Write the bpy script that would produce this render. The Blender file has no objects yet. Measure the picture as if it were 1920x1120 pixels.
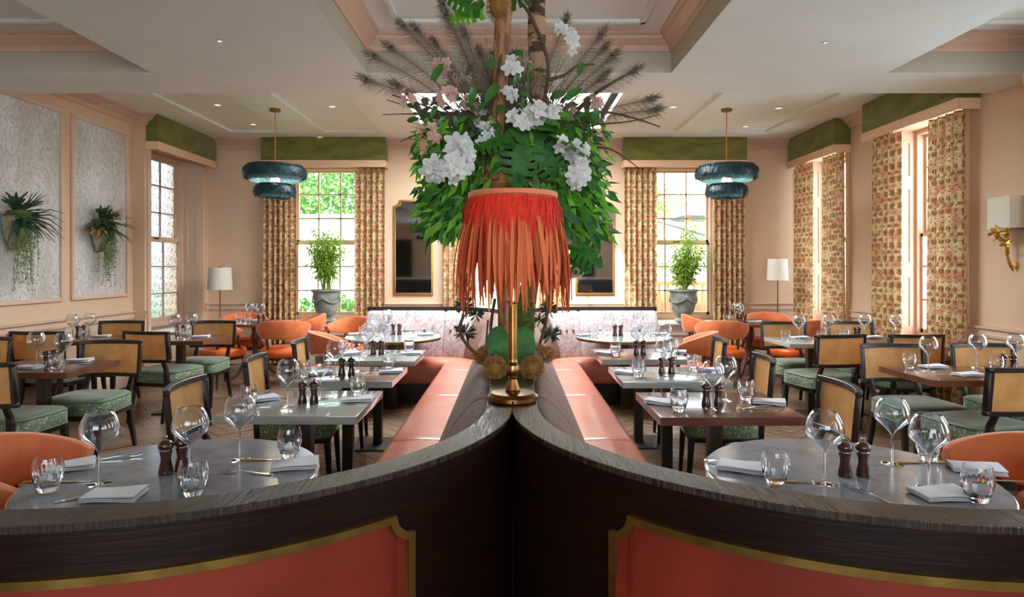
import bpy, bmesh, math, random
from mathutils import Vector, Matrix
PI = math.pi
R = math.radians
random.seed(7)
S = bpy.context.scene
COL = S.collection

# ---------------------------------------------------------------- camera, world, lights, exposure
EYE = 1.49
F = 1200.0
cam_d = bpy.data.cameras.new('camera'); cam = bpy.data.objects.new('camera', cam_d); COL.objects.link(cam)
cam.location = (0, 0, EYE); cam.rotation_euler = (PI / 2, 0, 0)
cam_d.sensor_width = 36; cam_d.sensor_fit = 'HORIZONTAL'; cam_d.lens = 36 * F / 1920; cam_d.shift_y = -60 / 1920
cam_d.clip_start = 0.05; cam_d.clip_end = 200
S.camera = cam
S.view_settings.view_transform = 'Standard'; S.view_settings.look = 'None'
S.view_settings.gamma = 1; S.view_settings.use_curve_mapping = False
S.view_settings.exposure = 0.66
try:
    S.cycles.use_denoising = True
    S.cycles.max_bounces = 10; S.cycles.diffuse_bounces = 6; S.cycles.glossy_bounces = 4
    S.cycles.transmission_bounces = 8; S.cycles.transparent_max_bounces = 24
    S.cycles.sample_clamp_indirect = 6; S.cycles.caustics_reflective = False; S.cycles.caustics_refractive = False
except Exception:
    pass
W = bpy.data.worlds.new('sky'); S.world = W; W.use_nodes = True
bg = W.node_tree.nodes['Background']; bg.inputs['Color'].default_value = (0.80, 0.91, 1.0, 1); bg.inputs['Strength'].default_value = 6.5
sun_d = bpy.data.lights.new('sun', 'SUN'); sun = bpy.data.objects.new('sun', sun_d); COL.objects.link(sun)
sun_d.energy = 6.0; sun_d.angle = R(1.0); sun_d.color = (1, .93, .82); sun.rotation_euler = (R(48), 0, R(-14))

def area(name, loc, rot, sx, sy, power, color=(1, 1, 1), portal=False):
    d = bpy.data.lights.new(name, 'AREA'); d.shape = 'RECTANGLE'; d.size = sx; d.size_y = sy; d.energy = power; d.color = color
    o = bpy.data.objects.new(name, d); COL.objects.link(o); o.location = loc; o.rotation_euler = rot
    if portal: d.cycles.is_portal = True
    return o
# portals guide sky light through the window openings
WIN_R = [(8.45, 9.65), (6.25, 7.45), (3.9, 5.1), (1.4, 2.6), (-1.2, 0.0), (-3.4, -2.2)]
WIN_F = [(-3.47, -2.31), (-0.69, 0.47), (2.01, 3.17)]
for a, b in WIN_R: area('window_portal', (4.75, (a + b) / 2, 1.86), (0, R(90), 0), 2.5, b - a, 1, portal=True)
for a, b in WIN_F: area('window_portal', ((a + b) / 2, 10.18, 1.86), (R(-90), 0, 0), b - a, 2.5, 1, portal=True)
area('window_portal', (-4.98, 8.9, 1.86), (0, R(-90), 0), 2.5, 1.3, 1, portal=True)
# added fill light behind the camera, unseen; then the daylight of the ceiling lantern
area('rear_window_daylight', (-0.0, -4.3, 1.9), (R(90), 0, 0), 4.2, 2.3, 28, (0.85, 0.93, 1.0))
area('lantern_daylight', (0, 7.6, 3.95), (0, 0, 0), 2.4, 2.2, 240, (0.92, 0.97, 1.0))

# ---------------------------------------------------------------- helpers
def C(h):
    h = h.lstrip('#'); r = [int(h[i:i + 2], 16) / 255 for i in (0, 2, 4)]
    return tuple(c / 12.92 if c <= .04045 else ((c + .055) / 1.055) ** 2.4 for c in r) + (1,)

class NT:
    """small node tree helper"""
    def __init__(s, name):
        s.m = bpy.data.materials.new(name); s.m.use_nodes = True; s.t = s.m.node_tree; s.n = s.t.nodes
        s.p = s.n['Principled BSDF']; s.out = s.n['Material Output']
    def node(s, typ, **kw):
        n = s.n.new(typ)
        for k, v in kw.items(): setattr(n, k, v)
        return n
    def link(s, a, b): s.t.links.new(a, b)
    def math(s, op, a, b=None, c=None):
        n = s.node('ShaderNodeMath', operation=op)
        for i, v in enumerate((a, b, c)):
            if v is None: continue
            if isinstance(v, (int, float)): n.inputs[i].default_value = v
            else: s.link(v, n.inputs[i])
        return n.outputs[0]
    def mix(s, fac, a, b):
        n = s.node('ShaderNodeMix', data_type='RGBA')
        for i, v in ((0, fac), (6, a), (7, b)):
            if isinstance(v, (int, float, tuple)): n.inputs[i].default_value = v
            else: s.link(v, n.inputs[i])
        return n.outputs[2]
    def coord(s, kind='Object', scale=(1, 1, 1)):
        tc = s.node('ShaderNodeTexCoord'); mp = s.node('ShaderNodeMapping'); mp.inputs['Scale'].default_value = scale
        s.link(tc.outputs[kind], mp.inputs[0]); return mp.outputs[0]
    def noise(s, vec, scale, detail=3, rough=.55, dist=0):
        n = s.node('ShaderNodeTexNoise'); n.inputs['Scale'].default_value = scale; n.inputs['Detail'].default_value = detail
        n.inputs['Roughness'].default_value = rough; n.inputs['Distortion'].default_value = dist
        s.link(vec, n.inputs['Vector']); return n.outputs['Fac']
    def ramp(s, fac, lo, hi):
        n = s.node('ShaderNodeMapRange'); n.inputs['From Min'].default_value = lo; n.inputs['From Max'].default_value = hi
        n.interpolation_type = 'SMOOTHSTEP'; s.link(fac, n.inputs['Value']); return n.outputs[0]
    def bump(s, h, strength, dist=.01):
        n = s.node('ShaderNodeBump'); n.inputs['Strength'].default_value = strength; n.inputs['Distance'].default_value = dist
        s.link(h, n.inputs['Height']); s.link(n.outputs[0], s.p.inputs['Normal'])

def mat(name, col, rough=.5, metal=0, col2=None, nscale=5, nlo=.35, nhi=.65, stretch=(1, 1, 1), bump=0, bscale=40,
        coat=0, sheen=0, trans=0, spec=None, bstretch=None, rnd=None):
    t = NT(name); p = t.p
    p.inputs['Base Color'].default_value = col; p.inputs['Roughness'].default_value = rough; p.inputs['Metallic'].default_value = metal
    if coat: p.inputs['Coat Weight'].default_value = coat; p.inputs['Coat Roughness'].default_value = .12
    if sheen: p.inputs['Sheen Weight'].default_value = sheen; p.inputs['Sheen Roughness'].default_value = .4
    if spec is not None: p.inputs['Specular IOR Level'].default_value = spec
    if col2:
        v = t.coord('Object', stretch); f = t.ramp(t.noise(v, nscale, 5), nlo, nhi)
        t.link(t.mix(f, col, col2), p.inputs['Base Color'])
    if rnd:
        g = t.node('ShaderNodeNewGeometry' if rnd == 'island' else 'ShaderNodeObjectInfo')
        t.link(t.mix(g.outputs['Random Per Island' if rnd == 'island' else 'Random'], col, col2), p.inputs['Base Color'])
    if bump:
        v = t.coord('Object', bstretch or stretch); t.bump(t.noise(v, bscale, 4), bump, .004)
    if trans:
        tr = t.node('ShaderNodeBsdfTranslucent'); mx = t.node('ShaderNodeMixShader'); mx.inputs[0].default_value = trans
        tr.inputs[0].default_value = col2 or col
        t.link(p.outputs[0], mx.inputs[1]); t.link(tr.outputs[0], mx.inputs[2]); t.link(mx.outputs[0], t.out.inputs[0])
    return t.m

class MB:
    """collects geometry and links it as ONE mesh object"""
    def __init__(s): s.v = []; s.f = []; s.uv = []
    def add(s, vs, fs, uvs=None):
        o = len(s.v); s.v += [tuple(v) for v in vs]; s.f += [tuple(i + o for i in f) for f in fs]
        s.uv += uvs if uvs else [(v[0], v[1] + v[2]) for v in vs]
        return s
    def box(s, c, d, rz=0, rx=0, ry=0):
        m = Matrix.Rotation(rz, 3, 'Z') @ Matrix.Rotation(ry, 3, 'Y') @ Matrix.Rotation(rx, 3, 'X')
        vs = [Vector(c) + m @ Vector((x * d[0] / 2, y * d[1] / 2, z * d[2] / 2)) for x in (-1, 1) for y in (-1, 1) for z in (-1, 1)]
        return s.add(vs, [(0, 1, 3, 2), (4, 6, 7, 5), (0, 4, 5, 1), (2, 3, 7, 6), (0, 2, 6, 4), (1, 5, 7, 3)])
    def span(s, x0, x1, y0, y1, z0, z1):
        return s.box(((x0 + x1) / 2, (y0 + y1) / 2, (z0 + z1) / 2), (abs(x1 - x0), abs(y1 - y0), abs(z1 - z0)))
    def lathe(s, prof, n=24, c=(0, 0, 0), m=None, close=True, a0=0, a1=2 * PI):
        full = abs(a1 - a0 - 2 * PI) < 1e-6; k = n if full else n + 1; vs = []; fs = []
        for r, z in prof:
            for i in range(k):
                a = a0 + (a1 - a0) * i / n; p = Vector((r * math.cos(a), r * math.sin(a), z))
                if m: p = m @ p
                vs.append(p + Vector(c))
        for j in range(len(prof) - 1):
            for i in range(n):
                i2 = (i + 1) % k
                fs.append((j * k + i, j * k + i2, (j + 1) * k + i2, (j + 1) * k + i))
        if close and full:
            if prof[0][0] > 1e-5: fs.append(tuple(range(k))[::-1])
            if prof[-1][0] > 1e-5: fs.append(tuple((len(prof) - 1) * k + i for i in range(k)))
        return s.add(vs, fs)
    def tube(s, pts, rad, n=8, cap=True):
        pts = [Vector(p) for p in pts]; k = len(pts)
        if isinstance(rad, (int, float)): rad = [rad] * k
        vs = []; fs = []; up = None
        for i, p in enumerate(pts):
            t = (pts[min(i + 1, k - 1)] - pts[max(i - 1, 0)])
            if t.length < 1e-9: t = Vector((0, 0, 1))
            t.normalize()
            if up is None: up = t.orthogonal().normalized()
            up = (up - t * up.dot(t))
            up = up.normalized() if up.length > 1e-6 else t.orthogonal().normalized()
            b = t.cross(up)
            for j in range(n):
                a = 2 * PI * (j + .5) / n; vs.append(p + (up * math.cos(a) + b * math.sin(a)) * rad[i])
        for i in range(k - 1):
            for j in range(n):
                fs.append((i * n + j, i * n + (j + 1) % n, (i + 1) * n + (j + 1) % n, (i + 1) * n + j))
        if cap: fs.append(tuple(range(n))[::-1]); fs.append(tuple((k - 1) * n + j for j in range(n)))
        return s.add(vs, fs)
    def bar(s, p0, p1, w0, w1=None, d0=None, d1=None):
        """tapered square bar, section w (x) by d (y)"""
        w1 = w0 if w1 is None else w1; d0 = w0 if d0 is None else d0; d1 = w1 if d1 is None else d1
        vs = [(p[0] + sx * w / 2, p[1] + sy * d / 2, p[2]) for p, w, d in ((p0, w0, d0), (p1, w1, d1)) for sx, sy in ((-1, -1), (1, -1), (1, 1), (-1, 1))]
        return s.add(vs, [(3, 2, 1, 0), (4, 5, 6, 7), (0, 1, 5, 4), (1, 2, 6, 5), (2, 3, 7, 6), (3, 0, 4, 7)])
    def prism(s, poly, z0, z1):
        n = len(poly)
        return s.add([(x, y, z0) for x, y in poly] + [(x, y, z1) for x, y in poly],
                     [tuple(range(n))[::-1], tuple(range(n, 2 * n))] + [(i, (i + 1) % n, n + (i + 1) % n, n + i) for i in range(n)])
    def grid(s, nu, nv, fn, uvfn=None):
        vs = []; uv = []
        for j in range(nv + 1):
            for i in range(nu + 1):
                vs.append(fn(i / nu, j / nv)); uv.append(uvfn(i / nu, j / nv) if uvfn else (i / nu, j / nv))
        return s.add(vs, [(j * (nu + 1) + i, j * (nu + 1) + i + 1, (j + 1) * (nu + 1) + i + 1, (j + 1) * (nu + 1) + i) for j in range(nv) for i in range(nu)], uv)
    def slab(s, nu, nv, top, bot):
        """closed thick sheet between two height functions"""
        a = len(s.v); s.grid(nu, nv, top); b = len(s.v); s.grid(nu, nv, bot)
        s.f[-nu * nv:] = [f[::-1] for f in s.f[-nu * nv:]]
        ring = [i for i in range(nu + 1)] + [j * (nu + 1) + nu for j in range(1, nv + 1)] + [nv * (nu + 1) + i for i in range(nu - 1, -1, -1)] + [j * (nu + 1) for j in range(nv - 1, 0, -1)]
        for k in range(len(ring)):
            p, q = ring[k], ring[(k + 1) % len(ring)]; s.f.append((a + p, b + p, b + q, a + q))
        return s
    def mesh(s, name, m, bevel=0, smooth=True, merge=False, recalc=True, seg=2, angle=35):
        me = bpy.data.meshes.new(name); me.from_pydata(s.v, [], s.f)
        uvl = me.uv_layers.new(name='UVMap')
        for l in me.loops: uvl.data[l.index].uv = s.uv[l.vertex_index]
        if bevel or merge or recalc:
            bm = bmesh.new(); bm.from_mesh(me)
            if merge: bmesh.ops.remove_doubles(bm, verts=bm.verts, dist=1e-5)
            if recalc: bmesh.ops.recalc_face_normals(bm, faces=bm.faces)
            if bevel:
                es = [e for e in bm.edges if len(e.link_faces) == 2 and e.calc_face_angle(0) > R(30)]
                bmesh.ops.bevel(bm, geom=es, offset=bevel, segments=seg, profile=.6, affect='EDGES', clamp_overlap=True)
            bm.to_mesh(me); bm.free()
        if smooth:
            me.polygons.foreach_set('use_smooth', [True] * len(me.polygons)); me.set_sharp_from_angle(angle=R(angle))
        me.materials.append(m); me.update(); return me
    def build(s, name, m, parent=None, loc=(0, 0, 0), rz=0, **kw):
        return link(name, s.mesh(name, m, **kw), parent, loc, rz)

def link(name, me, parent=None, loc=(0, 0, 0), rz=0, rot=None):
    o = bpy.data.objects.new(name, me); COL.objects.link(o); o.parent = parent; o.location = loc
    o.rotation_euler = rot or (0, 0, rz); return o
def tag(o, label=None, cat=None, group=None, kind=None):
    if label: o['label'] = label
    if cat: o['category'] = cat
    if group: o['group'] = group
    if kind: o['kind'] = kind
    return o
def thing(name, label, cat, loc=(0, 0, 0), rz=0, group=None):
    return tag(link(name, None, None, loc, rz), label, cat, group)
def struct(o): o['kind'] = 'structure'; return o
KIDS = {}
def copy_tree(o, loc, rz, label, group=None):
    c = o.copy(); COL.objects.link(c); c.location = loc; c.rotation_euler = (0, 0, rz); c['label'] = label
    if group: c['group'] = group
    def rec(src, dst):
        if src.name not in KIDS: KIDS[src.name] = list(src.children)
        for ch in KIDS[src.name]:
            k = ch.copy(); COL.objects.link(k); k.parent = dst; rec(ch, k)
    rec(o, c); return c
class Proto:
    """first placement moves the prototype itself, later ones copy it"""
    def __init__(s, root): s.root = root; s.used = False
    def put(s, loc, rz, label, group=None):
        if not s.used:
            s.used = True; s.hold = (loc, rz, label, group); KIDS[s.root.name] = list(s.root.children)
            s.root.location = loc; s.root.rotation_euler = (0, 0, rz); s.root['label'] = label
            if group: s.root['group'] = group
            return s.root
        return copy_tree(s.root, loc, rz, label, group)
def at(px, py, h):
    """point of the horizontal plane at height h seen at this pixel"""
    y = F * (EYE - h) / (py - 500); return Vector(((px - 960) * y / F, y, h))
def pd(px, py, y): return Vector(((px - 960) * y / F, y, EYE - (py - 500) * y / F))

# ---------------------------------------------------------------- materials
M = {}
M['wall'] = mat('painted_pink_plaster', C('#d6b799'), .7, col2=C('#d2b294'), nscale=1.5, bump=.08, bscale=120)
M['trim'] = mat('painted_pink_trim', C('#d3b49c'), .45)
M['cornice'] = mat('painted_cornice', C('#caa893'), .5)
M['ceiling'] = mat('ceiling_paint', C('#e4e6e1'), .8, col2=C('#e0e2dd'), nscale=2)
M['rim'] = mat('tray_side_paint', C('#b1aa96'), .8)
M['olive'] = mat('olive_velvet', C('#777536'), .85, col2=C('#5e5d28'), nscale=3, stretch=(1, 1, 3), sheen=.25, nlo=.3, nhi=.7)
M['peach'] = mat('peach_braid', C('#e6bd98'), .6)
M['wood_dark'] = mat('dark_stained_wood', C('#211610'), .38, col2=C('#140d0a'), nscale=8, stretch=(1, 1, .15))
M['wood_brown'] = mat('brown_table_wood', C('#5a3528'), .22, col2=C('#47281d'), nscale=12, stretch=(.2, 1, 1), coat=.4)
M['edge_brown'] = mat('walnut_wood', C('#6d4030'), .35, col2=C('#57301f'), nscale=10, stretch=(.2, 1, 1))
M['lacquer'] = mat('pale_grey_lacquer', C('#989e9a'), .13, coat=.5)
M['post'] = mat('dark_bronze_post', C('#3a3129'), .4, metal=.3)
M['brass'] = mat('aged_brass', C('#9c6f3c'), .3, metal=1, col2=C('#7a542c'), nscale=6)
M['brass_dull'] = mat('dull_brass_strip', C('#8a6a34'), .42, metal=.9, col2=C('#6f5226'), nscale=9)
M['gold'] = mat('gold_leaf', C('#c99d4e'), .35, metal=.9)
M['chrome'] = mat('polished_steel', C('#cfd0d2'), .15, metal=1)
M['green_seat'] = mat('green_velvet', C('#617158'), .55, col2=C('#4b5c46'), nscale=9, sheen=.5, bump=.1, bscale=60)
M['green_damask'] = mat('green_damask', C('#56664c'), .55, col2=C('#a3ac90'), nscale=70, nlo=.54, nhi=.62, sheen=.3)
M['piping'] = mat('green_piping', C('#50624f'), .6)
M['orange'] = mat('orange_leather', C('#e06828'), .35, col2=C('#d0561f'), nscale=4, bump=.12, bscale=90)
M['orange_nap'] = mat('orange_suede', C('#d4743f'), .65, col2=C('#c46031'), nscale=6, sheen=.4)
M['pinkseat'] = mat('coral_leather', C('#c67a64'), .3, col2=C('#bd6d58'), nscale=3, bump=.1, bscale=20, coat=.15)
M['coral'] = mat('terracotta_leather', C('#742513'), .62, col2=C('#641f10'), nscale=3.5, bump=.25, bscale=9, spec=.2)
M['walnut_leg'] = mat('walnut_leg', C('#5b3222'), .35, col2=C('#45251a'), nscale=12, stretch=(1, 1, .2))
M['linen'] = mat('white_linen', C('#dcdce2'), .85, bump=.15, bscale=200)
M['shade'] = mat('ivory_lampshade', C('#f3efe2'), .8, trans=.35)
M['stone'] = mat('weathered_lead', C('#8f938a'), .6, col2=C('#6d736c'), nscale=7, bump=.3, bscale=30)
M['soil'] = mat('soil', C('#3a2b20'), .9)
M['mill'] = mat('dark_walnut_mill', C('#4a1f14'), .2, col2=C('#35150d'), nscale=15, stretch=(1, 1, .3), coat=.5)
M['mirror'] = mat('antiqued_mirror', (.42, .42, .43, 1), .04, metal=1)
M['dark'] = mat('dark_recess', C('#15110e'), .6)
M['leaf'] = mat('green_leaf', C('#3f7a2c'), .4, col2=C('#2c5a22'), nscale=12, trans=.3)
M['leaf_bright'] = mat('bright_green_leaf', C('#86c83a'), .45, col2=C('#63a82c'), nscale=10, trans=.5)
M['leaf_dark'] = mat('glossy_dark_leaf', C('#35701f'), .5, col2=C('#234d18'), nscale=14, trans=.12, spec=.25)
M['leaf_bamboo'] = mat('bamboo_leaf', C('#bcd45a'), .5, col2=C('#8db43c'), nscale=9, trans=.5, rnd='island')
M['fern'] = mat('staghorn_green', C('#4b6b3c'), .5, col2=C('#2f4a30'), nscale=14, trans=.15)
M['fern_grey'] = mat('silver_green_frond', C('#5f7768'), .55, col2=C('#46594f'), nscale=9, trans=.1)
M['fern_gold'] = mat('golden_frond', C('#d08a2c'), .6)
M['trail'] = mat('trailing_green', C('#7a8f55'), .7, col2=C('#56683a'), rnd='island')
M['petal'] = mat('white_petal', C('#efedea'), .6, col2=C('#dcdad6'), nscale=12, trans=.35)
M['petal_pink'] = mat('pale_pink_petal', C('#dcb9ae'), .65, col2=C('#cda294'), nscale=12, trans=.25)
M['yolk'] = mat('flower_centre', C('#c9c24e'), .6)
M['trunk'] = mat('peeled_branch', C('#a8784f'), .75, col2=C('#6a4028'), nscale=16, stretch=(1, 1, .25), nlo=.42, nhi=.6, bump=.5, bscale=25)
M['birch'] = mat('birch_bark', C('#9c7a58'), .75, col2=C('#3f2819'), nscale=11, stretch=(.5, .5, 1.8), nlo=.46, nhi=.54, bump=.5, bscale=22)
M['twig'] = mat('brown_twig', C('#5b4130'), .8, col2=C('#43301f'), nscale=20)
M['dry'] = mat('dried_grass', C('#6f6352'), .9, col2=C('#4f473a'), nscale=9, rnd='island')
M['moss'] = mat('brown_moss', C('#b07c3a'), .95, col2=C('#6a4720'), nscale=14, rnd='island')
M['moss_green'] = mat('green_moss', C('#6b7a33'), .95, col2=C('#4c5a26'), nscale=14, rnd='island')
M['feather_dark'] = mat('dark_teal_feather', C('#1c4a54'), .4, col2=C('#0c1312'), rnd='island')
M['feather_pale'] = mat('pale_teal_feather', C('#6fa3ab'), .6, col2=C('#4c7f8a'), nscale=20, rnd='island')
M['feather_red'] = mat('scarlet_feather', C('#dd2a0a'), .8, col2=C('#c02208'), nscale=15, rnd='island')
M['feather_orange'] = mat('orange_feather', C('#e8783f'), .7, col2=C('#b8401c'), rnd='object', trans=.2)
M['peacock'] = mat('peacock_barb', C('#766348'), .7, col2=C('#3d362a'), nscale=30, rnd='island')
M['peacock_eye'] = mat('peacock_eye', C('#16282c'), .5, col2=C('#101f2a'), nscale=25)
M['succulent'] = mat('dark_succulent', C('#3f4a38'), .6, col2=C('#2f372b'), nscale=20, rnd='island')
M['garden'] = mat('garden_leaf', C('#6f9a44'), .7, col2=C('#4d7a35'), nscale=1.5, trans=.3, rnd='island')
M['autumn'] = mat('autumn_leaf', C('#c9a24a'), .7, col2=C('#a98a3a'), nscale=1.5, trans=.3, rnd='island')
M['render'] = mat('white_render', C('#e8e6e0'), .9)
M['slate'] = mat('slate_roof', C('#8b93a0'), .7, col2=C('#7b8390'), nscale=4)
M['lawn'] = mat('lawn', C('#8a9a62'), .95, col2=C('#6f8450'), nscale=2)
M['brick'] = mat('brick_wall', C('#b8785a'), .9, col2=C('#a0654a'), nscale=6)
M['fence'] = mat('timber_rail', C('#b07a50'), .8)
M['steel_grey'] = mat('grey_counter', C('#3b3d42'), .5)
M['teal_glass'] = mat('teal_bottle', C('#2d6f70'), .15)
M['white'] = mat('white_paint', C('#efece4'), .6)
M['cable'] = mat('black_cable', C('#171310'), .5)

def m_cane():
    t = NT('woven_cane'); v = t.coord('Object')
    s = t.node('ShaderNodeSeparateXYZ'); t.link(v, s.inputs[0])
    a = t.math('SINE', t.math('MULTIPLY', s.outputs[0], 850)); b = t.math('SINE', t.math('MULTIPLY', s.outputs[2], 850))
    w = t.math('MULTIPLY', a, b); n = t.noise(v, 9, 3)
    col = t.mix(t.ramp(n, .3, .7), C('#efbf78'), C('#d9a35a'))
    col = t.mix(t.math('MULTIPLY', t.ramp(w, -.2, .9), .5), col, C('#f7dcae'))
    col = t.mix(t.math('MULTIPLY', t.ramp(t.math('MULTIPLY', w, -1), .2, .9), .45), col, C('#8a5c28'))
    t.link(col, t.p.inputs['Base Color']); t.p.inputs['Roughness'].default_value = .5
    t.bump(w, .3, .002)
    tr = t.node('ShaderNodeBsdfTranslucent'); t.link(col, tr.inputs[0]); mx = t.node('ShaderNodeMixShader'); mx.inputs[0].default_value = .4
    t.link(t.p.outputs[0], mx.inputs[1]); t.link(tr.outputs[0], mx.inputs[2]); t.link(mx.outputs[0], t.out.inputs[0])
    return t.m
M['cane'] = m_cane()
def m_thin_glass(name, tint=(.97, .985, 1, 1), ior=1.5, rough=.0, k=1.0, bump=None):
    t = NT(name); tr = t.node('ShaderNodeBsdfTransparent'); tr.inputs[0].default_value = tint
    gl = t.node('ShaderNodeBsdfGlossy'); gl.inputs['Roughness'].default_value = rough; gl.inputs[0].default_value = (1, 1, 1, 1)
    fr = t.node('ShaderNodeLayerWeight'); fr.inputs['Blend'].default_value = .5
    mx = t.node('ShaderNodeMixShader')
    t.link(t.math('ADD', t.math('MULTIPLY', t.math('POWER', fr.outputs['Facing'], ior), k), .03), mx.inputs[0])
    if bump:
        b = t.node('ShaderNodeBump'); b.inputs['Strength'].default_value = bump[1]; b.inputs['Distance'].default_value = .02
        t.link(t.noise(t.coord('Object'), bump[0], 2), b.inputs['Height'])
        t.link(b.outputs[0], gl.inputs['Normal']); t.link(b.outputs[0], fr.inputs['Normal'])
    if k > .6: t.link(t.mix(t.math('POWER', fr.outputs['Facing'], 4), tint, (.25, .27, .3, 1)), tr.inputs[0])
    t.link(tr.outputs[0], mx.inputs[1]); t.link(gl.outputs[0], mx.inputs[2]); t.link(mx.outputs[0], t.out.inputs[0]); return t.m
M['pane'] = m_thin_glass('window_glass', (.98, 1, 1, 1), 5, k=.5)
M['wine'] = m_thin_glass('crystal', (.95, .965, .985, 1), 2.2, .0, .9)
def m_obscure():
    t = NT('obscure_glass'); t.p.inputs['Base Color'].default_value = (.95, .98, 1, 1); t.p.inputs['Roughness'].default_value = .12
    t.p.inputs['Transmission Weight'].default_value = 1; t.p.inputs['IOR'].default_value = 1.3
    v = t.coord('Object', (1, 1, .7)); n = t.noise(v, 42, 2, .5, .8)
    t.link(t.mix(t.ramp(n, .38, .52), (.07, .085, .09, 1), (.26, .29, .31, 1)), t.p.inputs['Base Color'])
    t.bump(n, .6, .01); return t.m
M['obscure'] = m_obscure()
def m_cut():
    t = NT('cut_glass'); t.p.inputs['Base Color'].default_value = (.97, .98, 1, 1); t.p.inputs['Roughness'].default_value = .02
    t.p.inputs['Transmission Weight'].default_value = 1; t.p.inputs['IOR'].default_value = 1.45; return t.m
M['cut'] = m_cut()
def m_curtain():
    t = NT('printed_curtain'); tc = t.node('ShaderNodeTexCoord'); s = t.node('ShaderNodeSeparateXYZ'); t.link(tc.outputs['UV'], s.inputs[0])
    mp = t.node('ShaderNodeMapping'); t.link(tc.outputs['UV'], mp.inputs[0])
    n = t.noise(mp.outputs[0], 9, 3)
    base = t.mix(t.ramp(n, .4, .62), C('#e3cb9c'), C('#cf8f70'))
    mask = None
    for (du, dv, cu, cv, N, r0) in ((0, 0, .24, .30, 8, .085), (.12, .15, .24, .30, 8, .085), (.06, .07, .12, .15, 5, .026)):
        u = t.math('SUBTRACT', t.math('PINGPONG', t.math('ADD', s.outputs[0], du), cu / 2), 0)
        u = t.math('SUBTRACT', t.math('MODULO', t.math('ADD', s.outputs[0], du + 50 * cu), cu), cu / 2)
        v = t.math('SUBTRACT', t.math('MODULO', t.math('ADD', s.outputs[1], dv + 50 * cv), cv), cv / 2)
        r = t.math('SQRT', t.math('ADD', t.math('MULTIPLY', u, u), t.math('MULTIPLY', v, v)))
        a = t.math('ARCTAN2', v, u)
        w = t.math('ABSOLUTE', t.math('SINE', t.math('MULTIPLY', a, N / 2)))
        rad = t.math('ABSOLUTE', t.math('DIVIDE', t.math('SUBTRACT', r, r0), r0 * .34))
        e = t.math('ADD', t.math('MULTIPLY', rad, rad), t.math('MULTIPLY', t.math('POWER', w, 2), 2.0))
        leaf = t.math('SUBTRACT', 1, t.ramp(e, .75, 1.05))
        vein = t.ramp(w, .06, .2)
        leaf = t.math('MULTIPLY', leaf, t.math('MAXIMUM', vein, .25))
        mask = leaf if mask is None else t.math('MAXIMUM', mask, leaf)
    n2 = t.noise(mp.outputs[0], 34, 2, .5, 1.2)
    swirl = t.math('SUBTRACT', 1, t.ramp(t.math('ABSOLUTE', t.math('SUBTRACT', n2, .5)), .008, .03))
    mask = t.math('MAXIMUM', mask, t.math('MULTIPLY', swirl, .6))
    col = t.mix(mask, base, C('#7a5f2c'))
    t.link(col, t.p.inputs['Base Color']); t.p.inputs['Roughness'].default_value = .85
    tr = t.node('ShaderNodeBsdfTranslucent'); t.link(col, tr.inputs[0]); mx = t.node('ShaderNodeMixShader'); mx.inputs[0].default_value = .12
    t.link(t.p.outputs[0], mx.inputs[1]); t.link(tr.outputs[0], mx.inputs[2]); t.link(mx.outputs[0], t.out.inputs[0]); return t.m
M['curtain'] = m_curtain()
def m_wallpaper():
    t = NT('silver_twig_wallpaper'); v = t.coord('Object', (1, 1, .32))
    n = t.noise(v, 16, 4, .6, 2.2); l = t.math('SUBTRACT', 1, t.ramp(t.math('ABSOLUTE', t.math('SUBTRACT', n, .5)), .006, .035))
    n2 = t.noise(v, 34, 4, .6, 1.6); l2 = t.math('SUBTRACT', 1, t.ramp(t.math('ABSOLUTE', t.math('SUBTRACT', n2, .5)), .008, .04))
    base = t.mix(t.ramp(t.noise(v, 2.5, 3), .35, .65), C('#dcdde0'), C('#cbc8c2'))
    col = t.mix(t.math('MULTIPLY', t.math('MAXIMUM', l, t.math('MULTIPLY', l2, .7)), .75), base, C('#8a765c'))
    t.link(col, t.p.inputs['Base Color']); t.p.inputs['Roughness'].default_value = .35; t.p.inputs['Metallic'].default_value = .0; return t.m
M['wallpaper'] = m_wallpaper()
def m_velvet_lit():  # lighter copy of the back fabric, the far back's brighter light in its colour
    t = NT('mottled_velvet'); v = t.coord('Object')
    a = t.ramp(t.noise(v, 5, 5, .7, 1), .42, .58); b = t.ramp(t.noise(v, 30, 4, .7, 1.5), .44, .56)
    col = t.mix(a, C('#94757a'), C('#96908e')); col = t.mix(t.math('MULTIPLY', b, .6), col, C('#c9bcb8'))
    t.link(col, t.p.inputs['Base Color']); t.p.inputs['Roughness'].default_value = .7
    t.p.inputs['Sheen Weight'].default_value = .4; t.bump(b, .1, .003); return t.m
M['damask'] = m_velvet_lit()
def m_velvet_shaded():  # darker copy of the same fabric, shade of the divider sides in its colour
    t = NT('brown_rose_velvet'); v = t.coord('Object')
    a = t.ramp(t.noise(v, 6, 5, .7, 1), .4, .6); b = t.ramp(t.noise(v, 45, 4, .7, 1), .4, .6)
    col = t.mix(a, C('#6b4537'), C('#7a5f4e')); col = t.mix(t.math('MULTIPLY', b, .4), col, C('#8f7668'))
    t.link(col, t.p.inputs['Base Color']); t.p.inputs['Roughness'].default_value = .8; t.p.inputs['Sheen Weight'].default_value = .05; return t.m
M['backvelvet'] = m_velvet_shaded()
def m_marble():
    t = NT('grey_marble'); v = t.coord('Object'); n = t.noise(v, 5, 7, .7, 1.5); n2 = t.noise(v, 30, 4)
    col = t.mix(t.ramp(n, .38, .62), C('#8a9099'), C('#767d87')); col = t.mix(t.math('MULTIPLY', t.ramp(n2, .55, .75), .4), col, C('#6f6a64'))
    t.link(col, t.p.inputs['Base Color']); t.p.inputs['Roughness'].default_value = .17; return t.m
M['marble'] = m_marble()
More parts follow.
